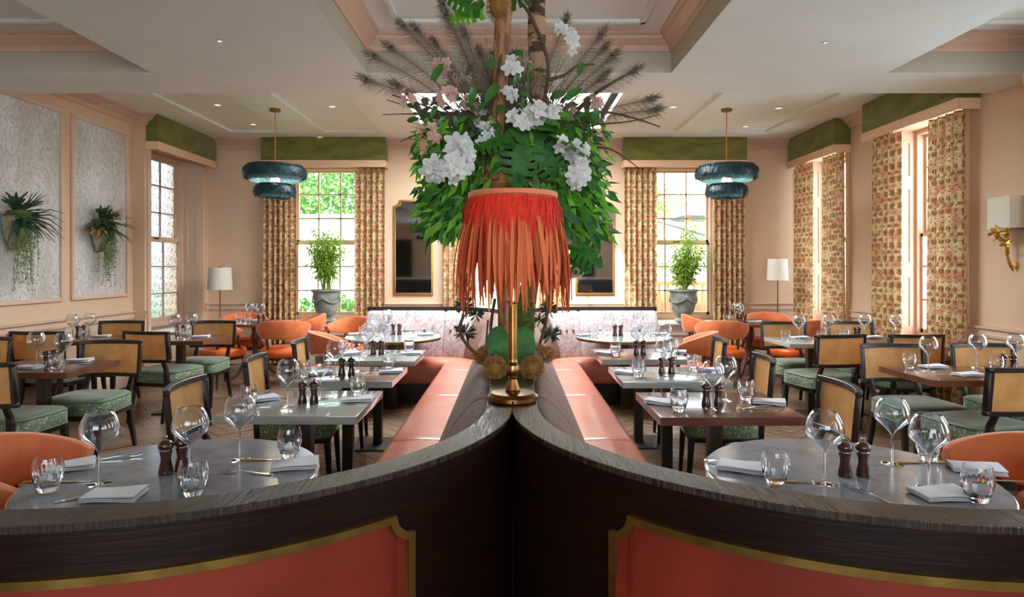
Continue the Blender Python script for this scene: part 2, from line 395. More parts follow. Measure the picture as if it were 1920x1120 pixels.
def m_oak(name, c1, c2, bmp, rough, axis, sc, lo, hi, spec=.5):
    t = NT(name); v = t.coord('Object', sc)
    f = t.ramp(t.noise(v, 1, 4, .6, .4), lo, hi)
    t.link(t.mix(f, c1, c2), t.p.inputs['Base Color']); t.p.inputs['Roughness'].default_value = rough; t.p.inputs['Specular IOR Level'].default_value = spec
    t.bump(f, bmp, .002); return t.m
M['oak'] = m_oak('dark_open_grain_oak', C('#221812'), C('#3a2f27'), .6, .27, 'X', (190, 9, 9), .4, .62)
M['oak_face'] = m_oak('dark_oak_face', C('#150805'), C('#1f0d07'), .12, .4, 'Z', (6, 6, 110), .4, .65, .15)
def m_plank():
    t = NT('oak_plank'); oi = t.node('ShaderNodeObjectInfo'); v = t.coord('Object', (1.2, 14, 1)); n = t.noise(v, 5, 5)
    c = t.mix(oi.outputs['Random'], C('#6f5846'), C('#8a705a')); c = t.mix(t.math('MULTIPLY', t.ramp(n, .35, .7), .6), c, C('#4f3c2f'))
    t.link(c, t.p.inputs['Base Color']); t.p.inputs['Roughness'].default_value = .28; t.bump(n, .15, .002); return t.m
M['plank'] = m_plank()
def emis(name, col, st):
    t = NT(name); t.p.inputs['Base Color'].default_value = col; t.p.inputs['Emission Color'].default_value = col
    t.p.inputs['Emission Strength'].default_value = st; return t.m
M['spot'] = emis('downlight_lens', (1, .93, .82, 1), .7)
M['bulb'] = emis('warm_bulb', (1, .8, .5, 1), 1.6)

# ---------------------------------------------------------------- setting: floor
XL, XLB, XR, YF, YN = -4.8, -4.65, 4.42, 9.8, -4.5
H_B, H_L, H_T = 3.43, 3.08, 3.39
fl = struct(MB().span(-5.3, 5.0, YN - .3, 10.4, -.12, -.008).build('floor', mat('floor_bed', C('#2b211a'), .8)))
PW, PLN = .12, .60
d = PW / math.sqrt(2)
cells = []
def in_room(x, y): return XL + .02 < x < XR - .02 and .9 < y < YF
half = PLN / 2
# herringbone: rows of planks at +45 and -45 degrees
pk = []
c45 = math.cos(R(45))
for i in range(-90, 100):
    for j in range(-14, 20):
        # lattice of the herringbone in the rotated frame (a,b)
        a = i * PW + j * PLN; b = i * PW - j * PLN
        for o, (ca, cb) in ((0, (a + PLN / 2, b + PW / 2)), (1, (a + PW / 2, b + PW + PLN / 2))):
            x = (ca - cb) * c45; y = (ca + cb) * c45 + 1
            if in_room(x, y): pk.append((x, y, R(45) if o == 0 else R(135)))
def seen(p):
    x, y = p[0], p[1]; px = 960 + F * x / y; py = 500 + F * EYE / y
    return -60 < px < 1980 and py < 1140 and y > 3.0 and abs(x) > .35
vis = sorted([p for p in pk if seen(p)], key=lambda p: p[1]); rest = [p for p in pk if not seen(p)] + vis[300:]
pm = MB().box((0, 0, -.004), (PLN - .005, PW - .005, .008)).mesh('plank', M['plank'], bevel=.0015, seg=1)
for x, y, a in vis[:300]:
    link('plank', pm, fl, (x, y, random.uniform(-.0006, .0006)), a)
rm = MB()
for x, y, a in rest: rm.box((x, y, -.0045), (PLN - .005, PW - .005, .007), a)
tag(rm.build('far_planks', M['plank'], fl, smooth=False, recalc=False), kind='stuff')

# ---------------------------------------------------------------- setting: walls
def cells_wall(mb, us, vs, holes, mk):
    for i in range(len(us) - 1):
        for j in range(len(vs) - 1):
            cu, cv = (us[i] + us[i + 1]) / 2, (vs[j] + vs[j + 1]) / 2
            if any(a < cu < b and c < cv < e for a, b, c, e in holes): continue
            mk(mb, us[i], us[i + 1], vs[j], vs[j + 1])
SB, ST = .66, 3.06
def brk(lo, hi, spans): return sorted({lo, hi, *[v for s in spans for v in s]})
ZS = [0, SB, ST, 3.6]
w = MB(); cells_wall(w, brk(-5.3, 4.9, WIN_F), ZS, [(a, b, SB, ST) for a, b in WIN_F], lambda m, a, b, c, e: m.span(a, b, YF, YF + .42, c, e))
struct(w.build('wall_back', M['wall'], smooth=False))
w = MB(); cells_wall(w, brk(YN, YF, WIN_R), ZS, [(a, b, SB, ST) for a, b in WIN_R], lambda m, a, b, c, e: m.span(XR, XR + .4, a, b, c, e))
struct(w.build('wall_right', M['wall'], smooth=False))
w = MB(); w.span(XL - .4, XL, YN, 8.1, 0, 3.6)
LW = (8.22, 9.58)
cells_wall(w, [8.1, LW[0], LW[1], YF], ZS, [(LW[0], LW[1], SB, ST)], lambda m, a, b, c, e: m.span(XLB - .42, XLB, a, b, c, e))
struct(w.build('wall_left', M['wall'], smooth=False))
w = MB(); cells_wall(w, [-5.2, -2.1, 2.1, 4.9], [0, .7, 3.1, 3.6], [(-2.1, 2.1, .7, 3.1)], lambda m, a, b, c, e: m.span(a, b, YN - .35, YN, c, e))
struct(w.build('wall_front', M['wall'], smooth=False))

# ---------------------------------------------------------------- setting: ceiling
ce = MB()
# lower plane with three trays
TY0, TY1 = 1.2, 5.256
trays = [(XL, -2.96), (-1.19, 1.31), (3.08, XR)]
xs = brk(XL - .4, XR + .4, trays)
cells_wall(ce, xs, [YN, TY0, TY1, 5.87], [(a, b, TY0, TY1) for a, b in trays], lambda m, a, b, c, e: m.span(a, b, c, e, H_L, H_L + .62))
ceiling = struct(ce.build('ceiling', M['ceiling'], smooth=False))
# back section, with the lantern opening and shallow panels
LX, LY0, LY1 = 1.22, 6.3, 8.85
b = MB()
cells_wall(b, [XL - .4, -LX, LX, XR + .4], [5.87, LY0, LY1, YF + .4], [(-LX, LX, LY0, LY1)], lambda m, a, c, y0, y1: m.span(a, c, y0, y1, H_B + .035, H_B + .2))
b.build('ceiling_bed', M['ceiling'], ceiling, smooth=False)
pan = [(-4.05, -3.21), (-2.71, -1.88), (1.65, 2.37), (2.85, 3.69)]
b = MB()
holes = [(p, q, 5.9, 9.25) for p, q in pan] + [(-LX, LX, LY0, LY1)]
cells_wall(b, brk(XL - .4, XR + .4, pan + [(-LX, LX)]), [5.87, 5.9, LY0, LY1, 9.25, YF + .4], holes, lambda m, a, c, y0, y1: m.span(a, c, y0, y1, H_B, H_B + .035))
b.build('ceiling_panel_border', M['ceiling'], ceiling, smooth=False)
# lantern curb and glazing
b = MB()
for x0, x1, y0, y1 in ((-LX - .04, -LX, LY0 - .04, LY1 + .04), (LX, LX + .04, LY0 - .04, LY1 + .04), (-LX, LX, LY0 - .04, LY0), (-LX, LX, LY1, LY1 + .04)): b.span(x0, x1, y0, y1, H_B - .03, H_B + .5)
b.build('lantern_curb', M['white'], ceiling, bevel=.006)
b = MB()
for x in (-.4, .4): b.span(x - .02, x + .02, LY0, LY1, H_B + .4, H_B + .45)
b.span(-LX, LX, 7.56, 7.6, H_B + .4, H_B + .45)
b.build('lantern_bar', M['white'], ceiling)
def cornice_prof(x, z, sx): return [(x, z), (x + sx * .02, z), (x + sx * .03, z + .02), (x + sx * .035, z + .045), (x + sx * .075, z + .085), (x + sx * .085, z + .1), (x + sx * .12, z + .115), (x + sx * .12, z + .14), (x, z + .14)]
def run(mb, prof, p0, p1, nrm, scale=1):
    """moulding run: profile of (out, up) swept from p0 to p1 in the plane, out along nrm"""
    n = len(prof); vs = [(p[0] + nrm[0] * a, p[1] + nrm[1] * a, bz) for p in (p0, p1) for a, bz in prof]
    mb.add(vs, [(i, (i + 1) % n, n + (i + 1) % n, n + i) for i in range(n)] + [tuple(range(n))[::-1], tuple(range(n, 2 * n))])
CP = [(0, 0), (.02, 0), (.03, .02), (.035, .045), (.06, .06), (.095, .085), (.1, .105), (.125, .115), (.125, .145), (0, .145)]
def cprof(z): return [(a, z + bz) for a, bz in CP]
for k, (a, c) in enumerate(trays):
    b = MB(); ti = MB()
    ti.span(a, c, TY0, TY1, H_T, H_T + .05)
    fr = MB()
    for x0, x1, y0, y1 in ((a + .28, c - .28, TY1 - .36, TY1 - .31), (a + .28, a + .33, TY0 + .3, TY1 - .31), (c - .33, c - .28, TY0 + .3, TY1 - .31)):
        fr.span(x0, x1, y0, y1, H_T - .03, H_T)
    ti.build('tray_top', M['ceiling'], ceiling, smooth=False)
    fr.build('tray_moulding', M['ceiling'], ceiling, bevel=.008)
    z = H_T - .14
    run(b, cprof(z), (a, TY1), (c, TY1), (0, -1)); run(b, cprof(z), (a, TY0), (c, TY0), (0, 1))
    run(b, cprof(z), (a, TY0), (a, TY1), (1, 0)); run(b, cprof(z), (c, TY0), (c, TY1), (-1, 0))
    b.build('tray_cornice', M['cornice'], ceiling, smooth=False)
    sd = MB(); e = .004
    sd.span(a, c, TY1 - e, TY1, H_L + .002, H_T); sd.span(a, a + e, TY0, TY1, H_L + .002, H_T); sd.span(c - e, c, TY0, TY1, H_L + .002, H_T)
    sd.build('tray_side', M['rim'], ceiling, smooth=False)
# wall cornices
b = MB(); z = H_B - .14
run(b, cprof(z), (XLB, YF), (XR, YF), (0, -1)); struct(b.build('trim_1', M['cornice'], smooth=False))
b = MB(); run(b, cprof(z), (XL, 5.87), (XL, 8.1), (1, 0)); run(b, cprof(z), (XLB, 8.1), (XLB, YF), (1, 0)); struct(b.build('trim_2', M['cornice'], smooth=False))
b = MB(); run(b, cprof(z), (XR, 5.87), (XR, YF), (-1, 0)); struct(b.build('trim_3', M['cornice'], smooth=False))
# chair rails and baseboards
RP = [(0, .83), (.018, .83), (.022, .845), (.022, .86), (.014, .87), (.014, .895), (.03, .905), (.04, .915), (.04, .93), (0, .935)]
BP = [(0, 0), (.022, 0), (.022, .15), (.012, .17), (.008, .19), (0, .19)]
def gaps(lo, hi, holes):
    out = []; p = lo
    for a, c in sorted(holes):
        if a > p: out.append((p, min(a, hi)))
        p = max(p, c)
    if p < hi: out.append((p, hi))
    return out
for nm, prof in (('trim', RP), ('baseboard', BP)):
    g = prof is RP
    m1 = MB()
    for a, c in gaps(XLB, XR, [(x0 - .08, x1 + .08) for x0, x1 in WIN_F] if g else []): run(m1, prof, (a, YF), (c, YF), (0, -1))
    struct(m1.build('trim_4' if g else 'baseboard_back', M['trim'], smooth=False))
    m1 = MB(); run(m1, prof, (XL, YN), (XL, 8.1), (1, 0))
    for a, c in gaps(8.1, YF, [(LW[0] - .1, LW[1] + .1)] if g else []): run(m1, prof, (XLB, a), (XLB, c), (1, 0))
    struct(m1.build('trim_5' if g else 'baseboard_left', M['trim'], smooth=False))
    m1 = MB()
    for a, c in gaps(YN, YF, [(x0 - .08, x1 + .08) for x0, x1 in WIN_R] if g else []): run(m1, prof, (XR, a), (XR, c), (-1, 0))
    struct(m1.build('trim_6' if g else 'baseboard_right', M['trim'], smooth=False))
# wallpaper panels with moulded frames on the left wall
for k, (y0, y1) in enumerate(((3.25, 4.45), (4.57, 5.72), (5.84, 6.82), (6.95, 7.98))):
    p = MB(); p.span(XL, XL + .006, y0 + .02, y1 - .02, 1.14, 3.14); o = p.build('trim_%d' % (7 + k), M['wallpaper'], smooth=False); struct(o)
    f = MB()
    for a0, a1, b0, b1 in ((y0, y0 + .04, 1.12, 3.16), (y1 - .04, y1, 1.12, 3.16), (y0 + .04, y1 - .04, 1.12, 1.16), (y0 + .04, y1 - .04, 3.12, 3.16)): f.span(XL, XL + .03, a0, a1, b0, b1)
    f.build('panel_moulding', M['trim'], o, bevel=.008)

# ---------------------------------------------------------------- windows
PANE = {}
def sash_window(n, c, width, depth, M4, glass, kind=''):
    """window in local frame: x along the wall, y outwards, z up; M4 places it"""
    root = struct(link('window_%d' % n, None)); root.matrix_world = M4
    hw = width / 2; fr = MB(); gy = depth
    for x in (-hw + .03, hw - .03): fr.span(x - .03, x + .03, gy - .04, gy + .08, SB, ST)
    fr.span(-hw + .06, hw - .06, gy - .04, gy + .08, SB, SB + .07); fr.span(-hw + .06, hw - .06, gy - .04, gy + .08, ST - .05, ST)
    fr.build('window_frame', M['trim'], root, bevel=.005)
    x0, x1 = -hw + .06, hw - .06; cw = (x1 - x0) / 3; zb, zt = SB + .07, ST - .05; mid = (zb + zt) / 2
    for s_, (a, b_, yy) in enumerate(((zb, mid, gy), (mid, zt, gy + .045))):
        ss = MB()
        for x in (x0 + .018, x1 - .018): ss.span(x - .018, x + .018, yy, yy + .035, a, b_)
        ss.span(x0, x1, yy, yy + .035, a, a + .045 if s_ == 0 else a + .04); ss.span(x0, x1, yy, yy + .035, b_ - .035, b_)
        for i in (1, 2): ss.span(x0 + i * cw - .011, x0 + i * cw + .011, yy + .004, yy + .031, a, b_)
        rh = (b_ - a) / 3
        for j in (1, 2): ss.span(x0, x1, yy + .004, yy + .031, a + j * rh - .011, a + j * rh + .011)
        so = ss.build('sash', M['trim'], root, smooth=False)
        key = (round(cw, 3), glass.name)
        if key not in PANE: PANE[key] = MB().box((0, 0, 0), (cw, .003, rh)).mesh('pane', glass, smooth=False)
        for i in range(3):
            for j in range(3): link('pane', PANE[key], so, (x0 + (i + .5) * cw, yy + .018, a + (j + .5) * rh))
    lt = MB().span(-.05, .05, gy - .02, gy, mid, mid + .025); lt.build('sash_lock', M['brass'], root, bevel=.004)
    # panelled shutters lining the reveal
    for sx in (-1, 1):
        sh = MB(); x = sx * hw
        sh.span(x - sx * .0, x - sx * .02, .01, gy - .04, SB, ST)
        so = sh.build('shutter', M['trim'], root, smooth=False)
        fm = MB(); xx = x - sx * .02
        y0, y1 = .05, gy - .09
        for a, b_ in ((SB + .12, SB + .72), (SB + .86, ST - .66), (ST - .54, ST - .12)):
            for q in ((y0, y0 + .018, a, b_), (y1 - .018, y1, a, b_), (y0 + .018, y1 - .018, a, a + .018), (y0 + .018, y1 - .018, b_ - .018, b_)): fm.span(xx, xx - sx * .012, q[0], q[1], q[2], q[3])
        fm.build('shutter_moulding', M['trim'], so, smooth=False)
    ca = MB()
    for sx in (-1, 1): ca.span(sx * hw, sx * (hw + .07), -.02, 0, SB - .02, ST + .05)
    ca.span(-hw - .07, hw + .07, -.02, 0, ST, ST + .07)
    ca.build('casing', M['trim'], root, bevel=.006)
    si = MB().span(-hw - .12, hw + .12, -.14, gy, SB - .05, SB); si.span(-hw - .06, hw + .06, -.03, 0, SB - .22, SB - .05)
    si.build('sill', M['white'] if kind == 'pale' else M['trim'], root, bevel=.01)
    return root
def place(x, y, rz): return Matrix.Translation((x, y, 0)) @ Matrix.Rotation(rz, 4, 'Z')
wn = 1
for a, c in WIN_F: sash_window(wn, 0, c - a, .3, place((a + c) / 2, YF, 0), M['pane'], 'pale'); wn += 1
sash_window(wn, 0, LW[1] - LW[0], .3, place(XLB, (LW[0] + LW[1]) / 2, R(90)), M['obscure'], 'pale'); wn += 1
for a, c in WIN_R: sash_window(wn, 0, c - a, .3, place(XR, (a + c) / 2, R(-90)), M['pane']); wn += 1
# pelmets
def pelmet(L, M4, label, h=H_B, dp=.22):
    t = tag(link('pelmet', None), label, 'pelmet', 'olive pelmets over the windows'); t.matrix_world = M4
    hl = L / 2; b = MB()
    b.span(-hl, hl, -dp, -dp + .02, 3.08, h - .004); b.span(-hl, -hl + .02, -dp + .02, 0, 3.08, h - .004); b.span(hl - .02, hl, -dp + .02, 0, 3.08, h - .004)
    b.build('velvet_board', M['olive'], t, bevel=.004)
    b = MB(); e = .008
    b.span(-hl - e, hl + e, -dp - e, -dp + .02, 2.98, 3.083); b.span(-hl - e, -hl + .02, -dp + .02, -.001, 2.98, 3.083); b.span(hl - .02, hl + e, -dp + .02, -.001, 2.98, 3.083)
    b.build('border', M['peach'], t, bevel=.003)
pelmet(1.86, place(-2.83, YF, 0), 'olive velvet pelmet above the left window of the far wall')
pelmet(1.86, place(-.11, YF, 0), 'olive velvet pelmet hidden behind the flower tower')
pelmet(1.84, place(2.60, YF, 0), 'olive velvet pelmet above the right window of the far wall')
pelmet(1.6, place(XLB - .05, 8.93, R(90)), 'olive velvet pelmet above the obscured window on left wall', dp=.2)
pelmet(1.40, place(XR, 9.05, R(-90)), 'olive velvet pelmet on right wall in the far corner')
pelmet(1.64, place(XR, 6.86, R(-90)), 'large olive velvet pelmet on right wall, cut by ceiling beam')
pelmet(1.52, place(XR, 4.49, R(-90)), 'olive velvet pelmet at the right edge of the picture', h=H_T)
# curtains
def curtain(p0, p1, label, folds, amp=.058, side=1, zt=2.99, zb=.02, flare=.0):
    p0 = Vector((*p0, 0)); p1 = Vector((*p1, 0)); d_ = p1 - p0; L = d_.length; d_.normalize(); n = Vector((d_.y, -d_.x, 0)) * side
    ph = random.random() * 6; rr = [random.uniform(.6, 1.3) for _ in range(folds + 3)]
    nu = folds * 12
    def fn(u, v):
        k = int(u * folds); a = amp * rr[k] * (1 - abs(2 * (u * folds - k) - 1) * .0)
        w_ = math.sin(u * folds * 2 * PI + ph * .2)
        am = amp * (.55 + .45 * (1 - v)) * (rr[k] * (1 - (u * folds - k)) + rr[k + 1] * (u * folds - k))
        off = math.copysign(abs(w_) ** .75, w_) * am
        su = u + .012 * math.sin(u * folds * 4 * PI + 1)
        return p0 + d_ * (su * L + flare * (1 - v) * u) + n * off + Vector((0, 0, zb + (zt - zb) * v))
    st = L * 2.0
    o = MB().grid(nu, 10, fn, lambda u, v: (u * st, v * 3)).build('curtain', M['curtain'], recalc=False, angle=80)
    tag(o, label, 'curtain', 'printed curtains')
CY = YF - .1
curtain((-3.77, CY), (-3.27, CY), 'leaf print curtain left of the left far window, behind feather pendant', 6)
curtain((-2.38, CY), (-1.93, CY), 'leaf print curtain right of the left far window', 5)
curtain((-1.05, CY), (-.62, CY), 'pale leaf print curtain left of the flower tower trunk', 5)
curtain((.40, CY), (.82, CY), 'pale leaf print curtain right of the flower tower trunk', 5)
curtain((1.69, CY), (2.19, CY), 'leaf print curtain left of the right far window', 6)
curtain((3.05, CY), (3.52, CY), 'leaf print curtain right of right far window below feather pendant', 6)
CX = XR - .12
curtain((CX, 9.68), (CX, 9.12), 'leaf print curtain on right wall beside the floor lamp', 5)
curtain((CX, 8.85), (CX, 8.30), 'leaf print curtain on near side of the corner window, right wall', 4)
curtain((CX, 7.62), (CX, 7.05), 'sunlit leaf print curtain on far side of the large right window', 5)
curtain((CX, 6.58), (CX, 6.08), 'wide leaf print curtain on near side of the large right window', 4)
curtain((CX, 5.28), (CX, 4.85), 'leaf print curtain cut by right edge of the picture', 4)

# ---------------------------------------------------------------- outside
g = MB().span(-40, 40, 10.5, 60, -.5, -.3).build('ground', M['lawn']); tag(g, kind='structure')
def leafcloud(mb, c, r, n, size, sq=1.0):
    for _ in range(n):
        while True:
            v = Vector((random.uniform(-1, 1), random.uniform(-1, 1), random.uniform(-1, 1)))
            if .25 < v.length < 1: break
        p = Vector(c) + Vector((v.x * r[0], v.y * r[1], v.z * r[2]))
        a = Vector((random.gauss(0, 1), random.gauss(0, 1), random.gauss(0, 1))).normalized(); b2 = a.orthogonal().normalized() * .5
        s_ = size * random.uniform(.6, 1.3)
        mb.add([p - a * s_, p + b2 * s_ * sq, p + a * s_, p - b2 * s_ * sq], [(0, 1, 2, 3)])
def tree(x, y, h, r, label, m, n=4200, size=.10):
    t = thing('garden_tree', label, 'tree', (x, y, -.3), 0, 'trees outside the windows')
    MB().tube([(0, 0, 0), (.1, 0, h * .35), (-.05, 0, h * .75)], [.16, .12, .05], 8).build('trunk', M['twig'], t)
    b_ = MB()
    for _ in range(6): leafcloud(b_, (random.uniform(-.5, .5) * r, random.uniform(-.4, .4) * r, h * random.uniform(.45, .9)), (r * .6, r * .6, r * .55), n // 6, size)
    b_.build('crown', m, t, smooth=False, recalc=False)
tree(-7.6, 20, 6.0, 2.4, 'leafy green tree outside left far window, left part', M['garden'])
tree(-4.9, 21.5, 6.6, 2.5, 'leafy green tree outside left far window, right part', M['garden'])
tree(4.6, 24, 6.3, 1.1, 'small pale tree seen high through right far window', M['garden'], 1800)
tree(6.2, 27, 4.6, 2.4, 'golden autumn tree behind the roofs outside right window', M['autumn'])
tree(3.6, 27, 4.4, 2.0, 'golden autumn shrub tree behind the white gable', M['autumn'])
for k, (x, lab) in enumerate(((-4.35, 'low green bush outside left far window, left'), (-3.4, 'low green bush outside left far window, right'))):
    b_ = MB(); leafcloud(b_, (x, 12.6, .35), (.55, .4, .6), 900, .07); tag(b_.build('garden_bush', M['garden'], smooth=False, recalc=False), lab, 'bush', 'bushes outside')
def house(x0, x1, y0, y1, h, label, gable=0, flat=True):
    t = thing('outbuilding', label, 'building', ((x0 + x1) / 2, y0, -.3)); hw = (x1 - x0) / 2
    MB().span(-hw, hw, 0, y1 - y0, 0, h).build('wall', M['render'], t, smooth=False)
    if flat:
        MB().span(-hw - .15, hw + .15, -.15, y1 - y0 + .1, h, h + .14).build('roof', M['slate'], t, bevel=.02)
    else:
        MB().add([(-hw - .3, -.3, h), (hw + .3, -.3, h - .02), (-hw - .3, -.3, h + gable), (-hw - .3, y1 - y0, h), (hw + .3, y1 - y0, h - .02), (-hw - .3, y1 - y0, h + gable)],
                 [(0, 1, 2), (3, 5, 4), (0, 2, 5, 3), (1, 4, 5, 2), (0, 3, 4, 1)]).build('gable', M['render'], t, smooth=False)
        L = math.hypot(2 * hw + .6, gable)
        MB().box((0, (y1 - y0) / 2 - .3, h + gable / 2 + .04), (L + .2, y1 - y0 + .5, .09), ry=math.atan2(gable, 2 * hw + .6)).build('roof', M['slate'], t, bevel=.01)
    return t
house(-8.5, -2.0, 16, 19, 2.95, 'long low white building with flat roof outside left window')
house(.8, 4.4, 15.5, 19, 2.5, 'white outbuilding with sloping slate roof edge outside right window', 1.2, False)
t = thing('pavilion', 'open timber pavilion with grey hipped roof outside right window', 'building', (5.4, 16.5, -.3))
MB().add([(-1.2, -.8, 3.05), (1.2, -.8, 3.05), (1.2, 1.6, 3.05), (-1.2, 1.6, 3.05), (.2, .4, 4.1)], [(3, 2, 1, 0), (0, 1, 4), (1, 2, 4), (2, 3, 4), (3, 0, 4)]).build('roof', M['slate'], t, smooth=False)
for x in (-1, -.4, .3, 1): MB().span(x - .06, x + .06, -.6, -.48, 0, 3.06).build('post', M['fence'], t, bevel=.01)
t = thing('timber_balustrade', 'orange brown timber balustrade outside the right far window', 'fence', (2.9, 12.6, -.3))
MB().span(-1.4, 1.4, -.03, .03, 1.42, 1.5).build('rail', M['fence'], t, bevel=.01); MB().span(-1.4, 1.4, -.03, .03, .55, .62).build('rail', M['fence'], t, bevel=.01)
for x in (-1.4, 1.4): MB().span(x - .05, x + .05, -.05, .05, 0, 1.54).build('post', M['fence'], t, bevel=.01)
pmh = MB().span(-.025, .025, -.02, .02, .62, 1.42).mesh('baluster', M['fence'], bevel=.005, seg=1)
for i in range(17): link('baluster', pmh, t, (-1.36 + i * .17, 0, 0))
tag(MB().span(-1.5, 1.5, 0, .2, -.3, .95).build('garden_wall', M['brick'], loc=(3.1, 13.3, 0), bevel=.01), 'low red brick garden wall beyond the balustrade', 'wall')
tag(MB().span(-.1, .3, 7, 7.3, -.3, 7).build('garden_wall', M['brick'], loc=(6.6, 0, 0), smooth=False), 'tall brick wall outside the large right window', 'wall')

# ---------------------------------------------------------------- banquettes and divider
def arc(cx, cy, r, a0, a1, n): return [(cx + r * math.cos(R(a0 + (a1 - a0) * i / n)), cy + r * math.sin(R(a0 + (a1 - a0) * i / n))) for i in range(n + 1)]
def resample(p, step):
    out = [p[0]]; acc = 0
    for a, b_ in zip(p, p[1:]):
        L = math.dist(a, b_); k = max(1, int(round(L / step)))
        for i in range(1, k + 1): out.append((a[0] + (b_[0] - a[0]) * i / k, a[1] + (b_[1] - a[1]) * i / k))
    return out
PATH = resample([(-2.3, 1.28), (-1.6, 1.282), (-1.25, 1.284)] + arc(-1.025, 2.22, .935, -92, 0, 26)[1:] + [(-.09, 2.6)] + [(-.10, 2.9), (-.10, 6.8)] + arc(-.8, 6.8, .7, 0, 90, 16)[1:] + [(-1.69, 7.5)], .12)
def normals(p):
    out = []
    for i in range(len(p)):
        a, b_ = p[max(i - 1, 0)], p[min(i + 1, len(p) - 1)]; dx, dy = b_[0] - a[0], b_[1] - a[1]; L = math.hypot(dx, dy); out.append((-dy / L, dx / L))
    return out
NRM = normals(PATH)
CUM = [0]
for a, b_ in zip(PATH, PATH[1:]): CUM.append(CUM[-1] + math.dist(a, b_))
def on(s, off):
    """point at arc length s, shifted sideways by off"""
    i = 0
    while i < len(CUM) - 2 and CUM[i + 1] < s: i += 1
    f = (s - CUM[i]) / (CUM[i + 1] - CUM[i]); f = max(0, min(1, f))
    x = PATH[i][0] * (1 - f) + PATH[i + 1][0] * f; y = PATH[i][1] * (1 - f) + PATH[i + 1][1] * f
    nx = NRM[i][0] * (1 - f) + NRM[i + 1][0] * f; ny = NRM[i][1] * (1 - f) + NRM[i + 1][1] * f; L = math.hypot(nx, ny)
    return x + nx / L * off, y + ny / L * off
def sweep(mb, s0, s1, prof, mir, step=.05, clampx=False):
    k = max(2, int((s1 - s0) / step)); n = len(prof); vs = []; uv = []
    for i in range(k + 1):
        s = s0 + (s1 - s0) * i / k
        for off, h in prof:
            x, y = on(s, off)
            if clampx: x = min(x, 0)
            vs.append((x * mir, y, h)); uv.append((s, off + h))
    fs = [(i * n + j, i * n + (j + 1) % n, (i + 1) * n + (j + 1) % n, (i + 1) * n + j) for i in range(k) for j in range(n)]
    fs += [tuple(range(n)), tuple(k * n + j for j in range(n))]
    mb.add(vs, fs, uv); return mb
SEND = CUM[-1]
s_corner = CUM[min(range(len(PATH)), key=lambda i: abs(PATH[i][1] - 6.8) + abs(PATH[i][0] + .1))]
s_22 = CUM[min(range(len(PATH)), key=lambda i: abs(PATH[i][1] - 2.25) + abs(PATH[i][0] + .09))]
HC = 1.0
div = thing('divider_wall', 'curved dark oak divider forming a V below the feather lamp', 'divider')
def panel_end():
    # arc length where the leather panel stops
    best = None
    for i in range(200):
        s = s_22 - i * .01; x, y = on(s, -.10)
        if best is None and 960 + F * x / y < 777: best = s
    return best
S_P = panel_end()
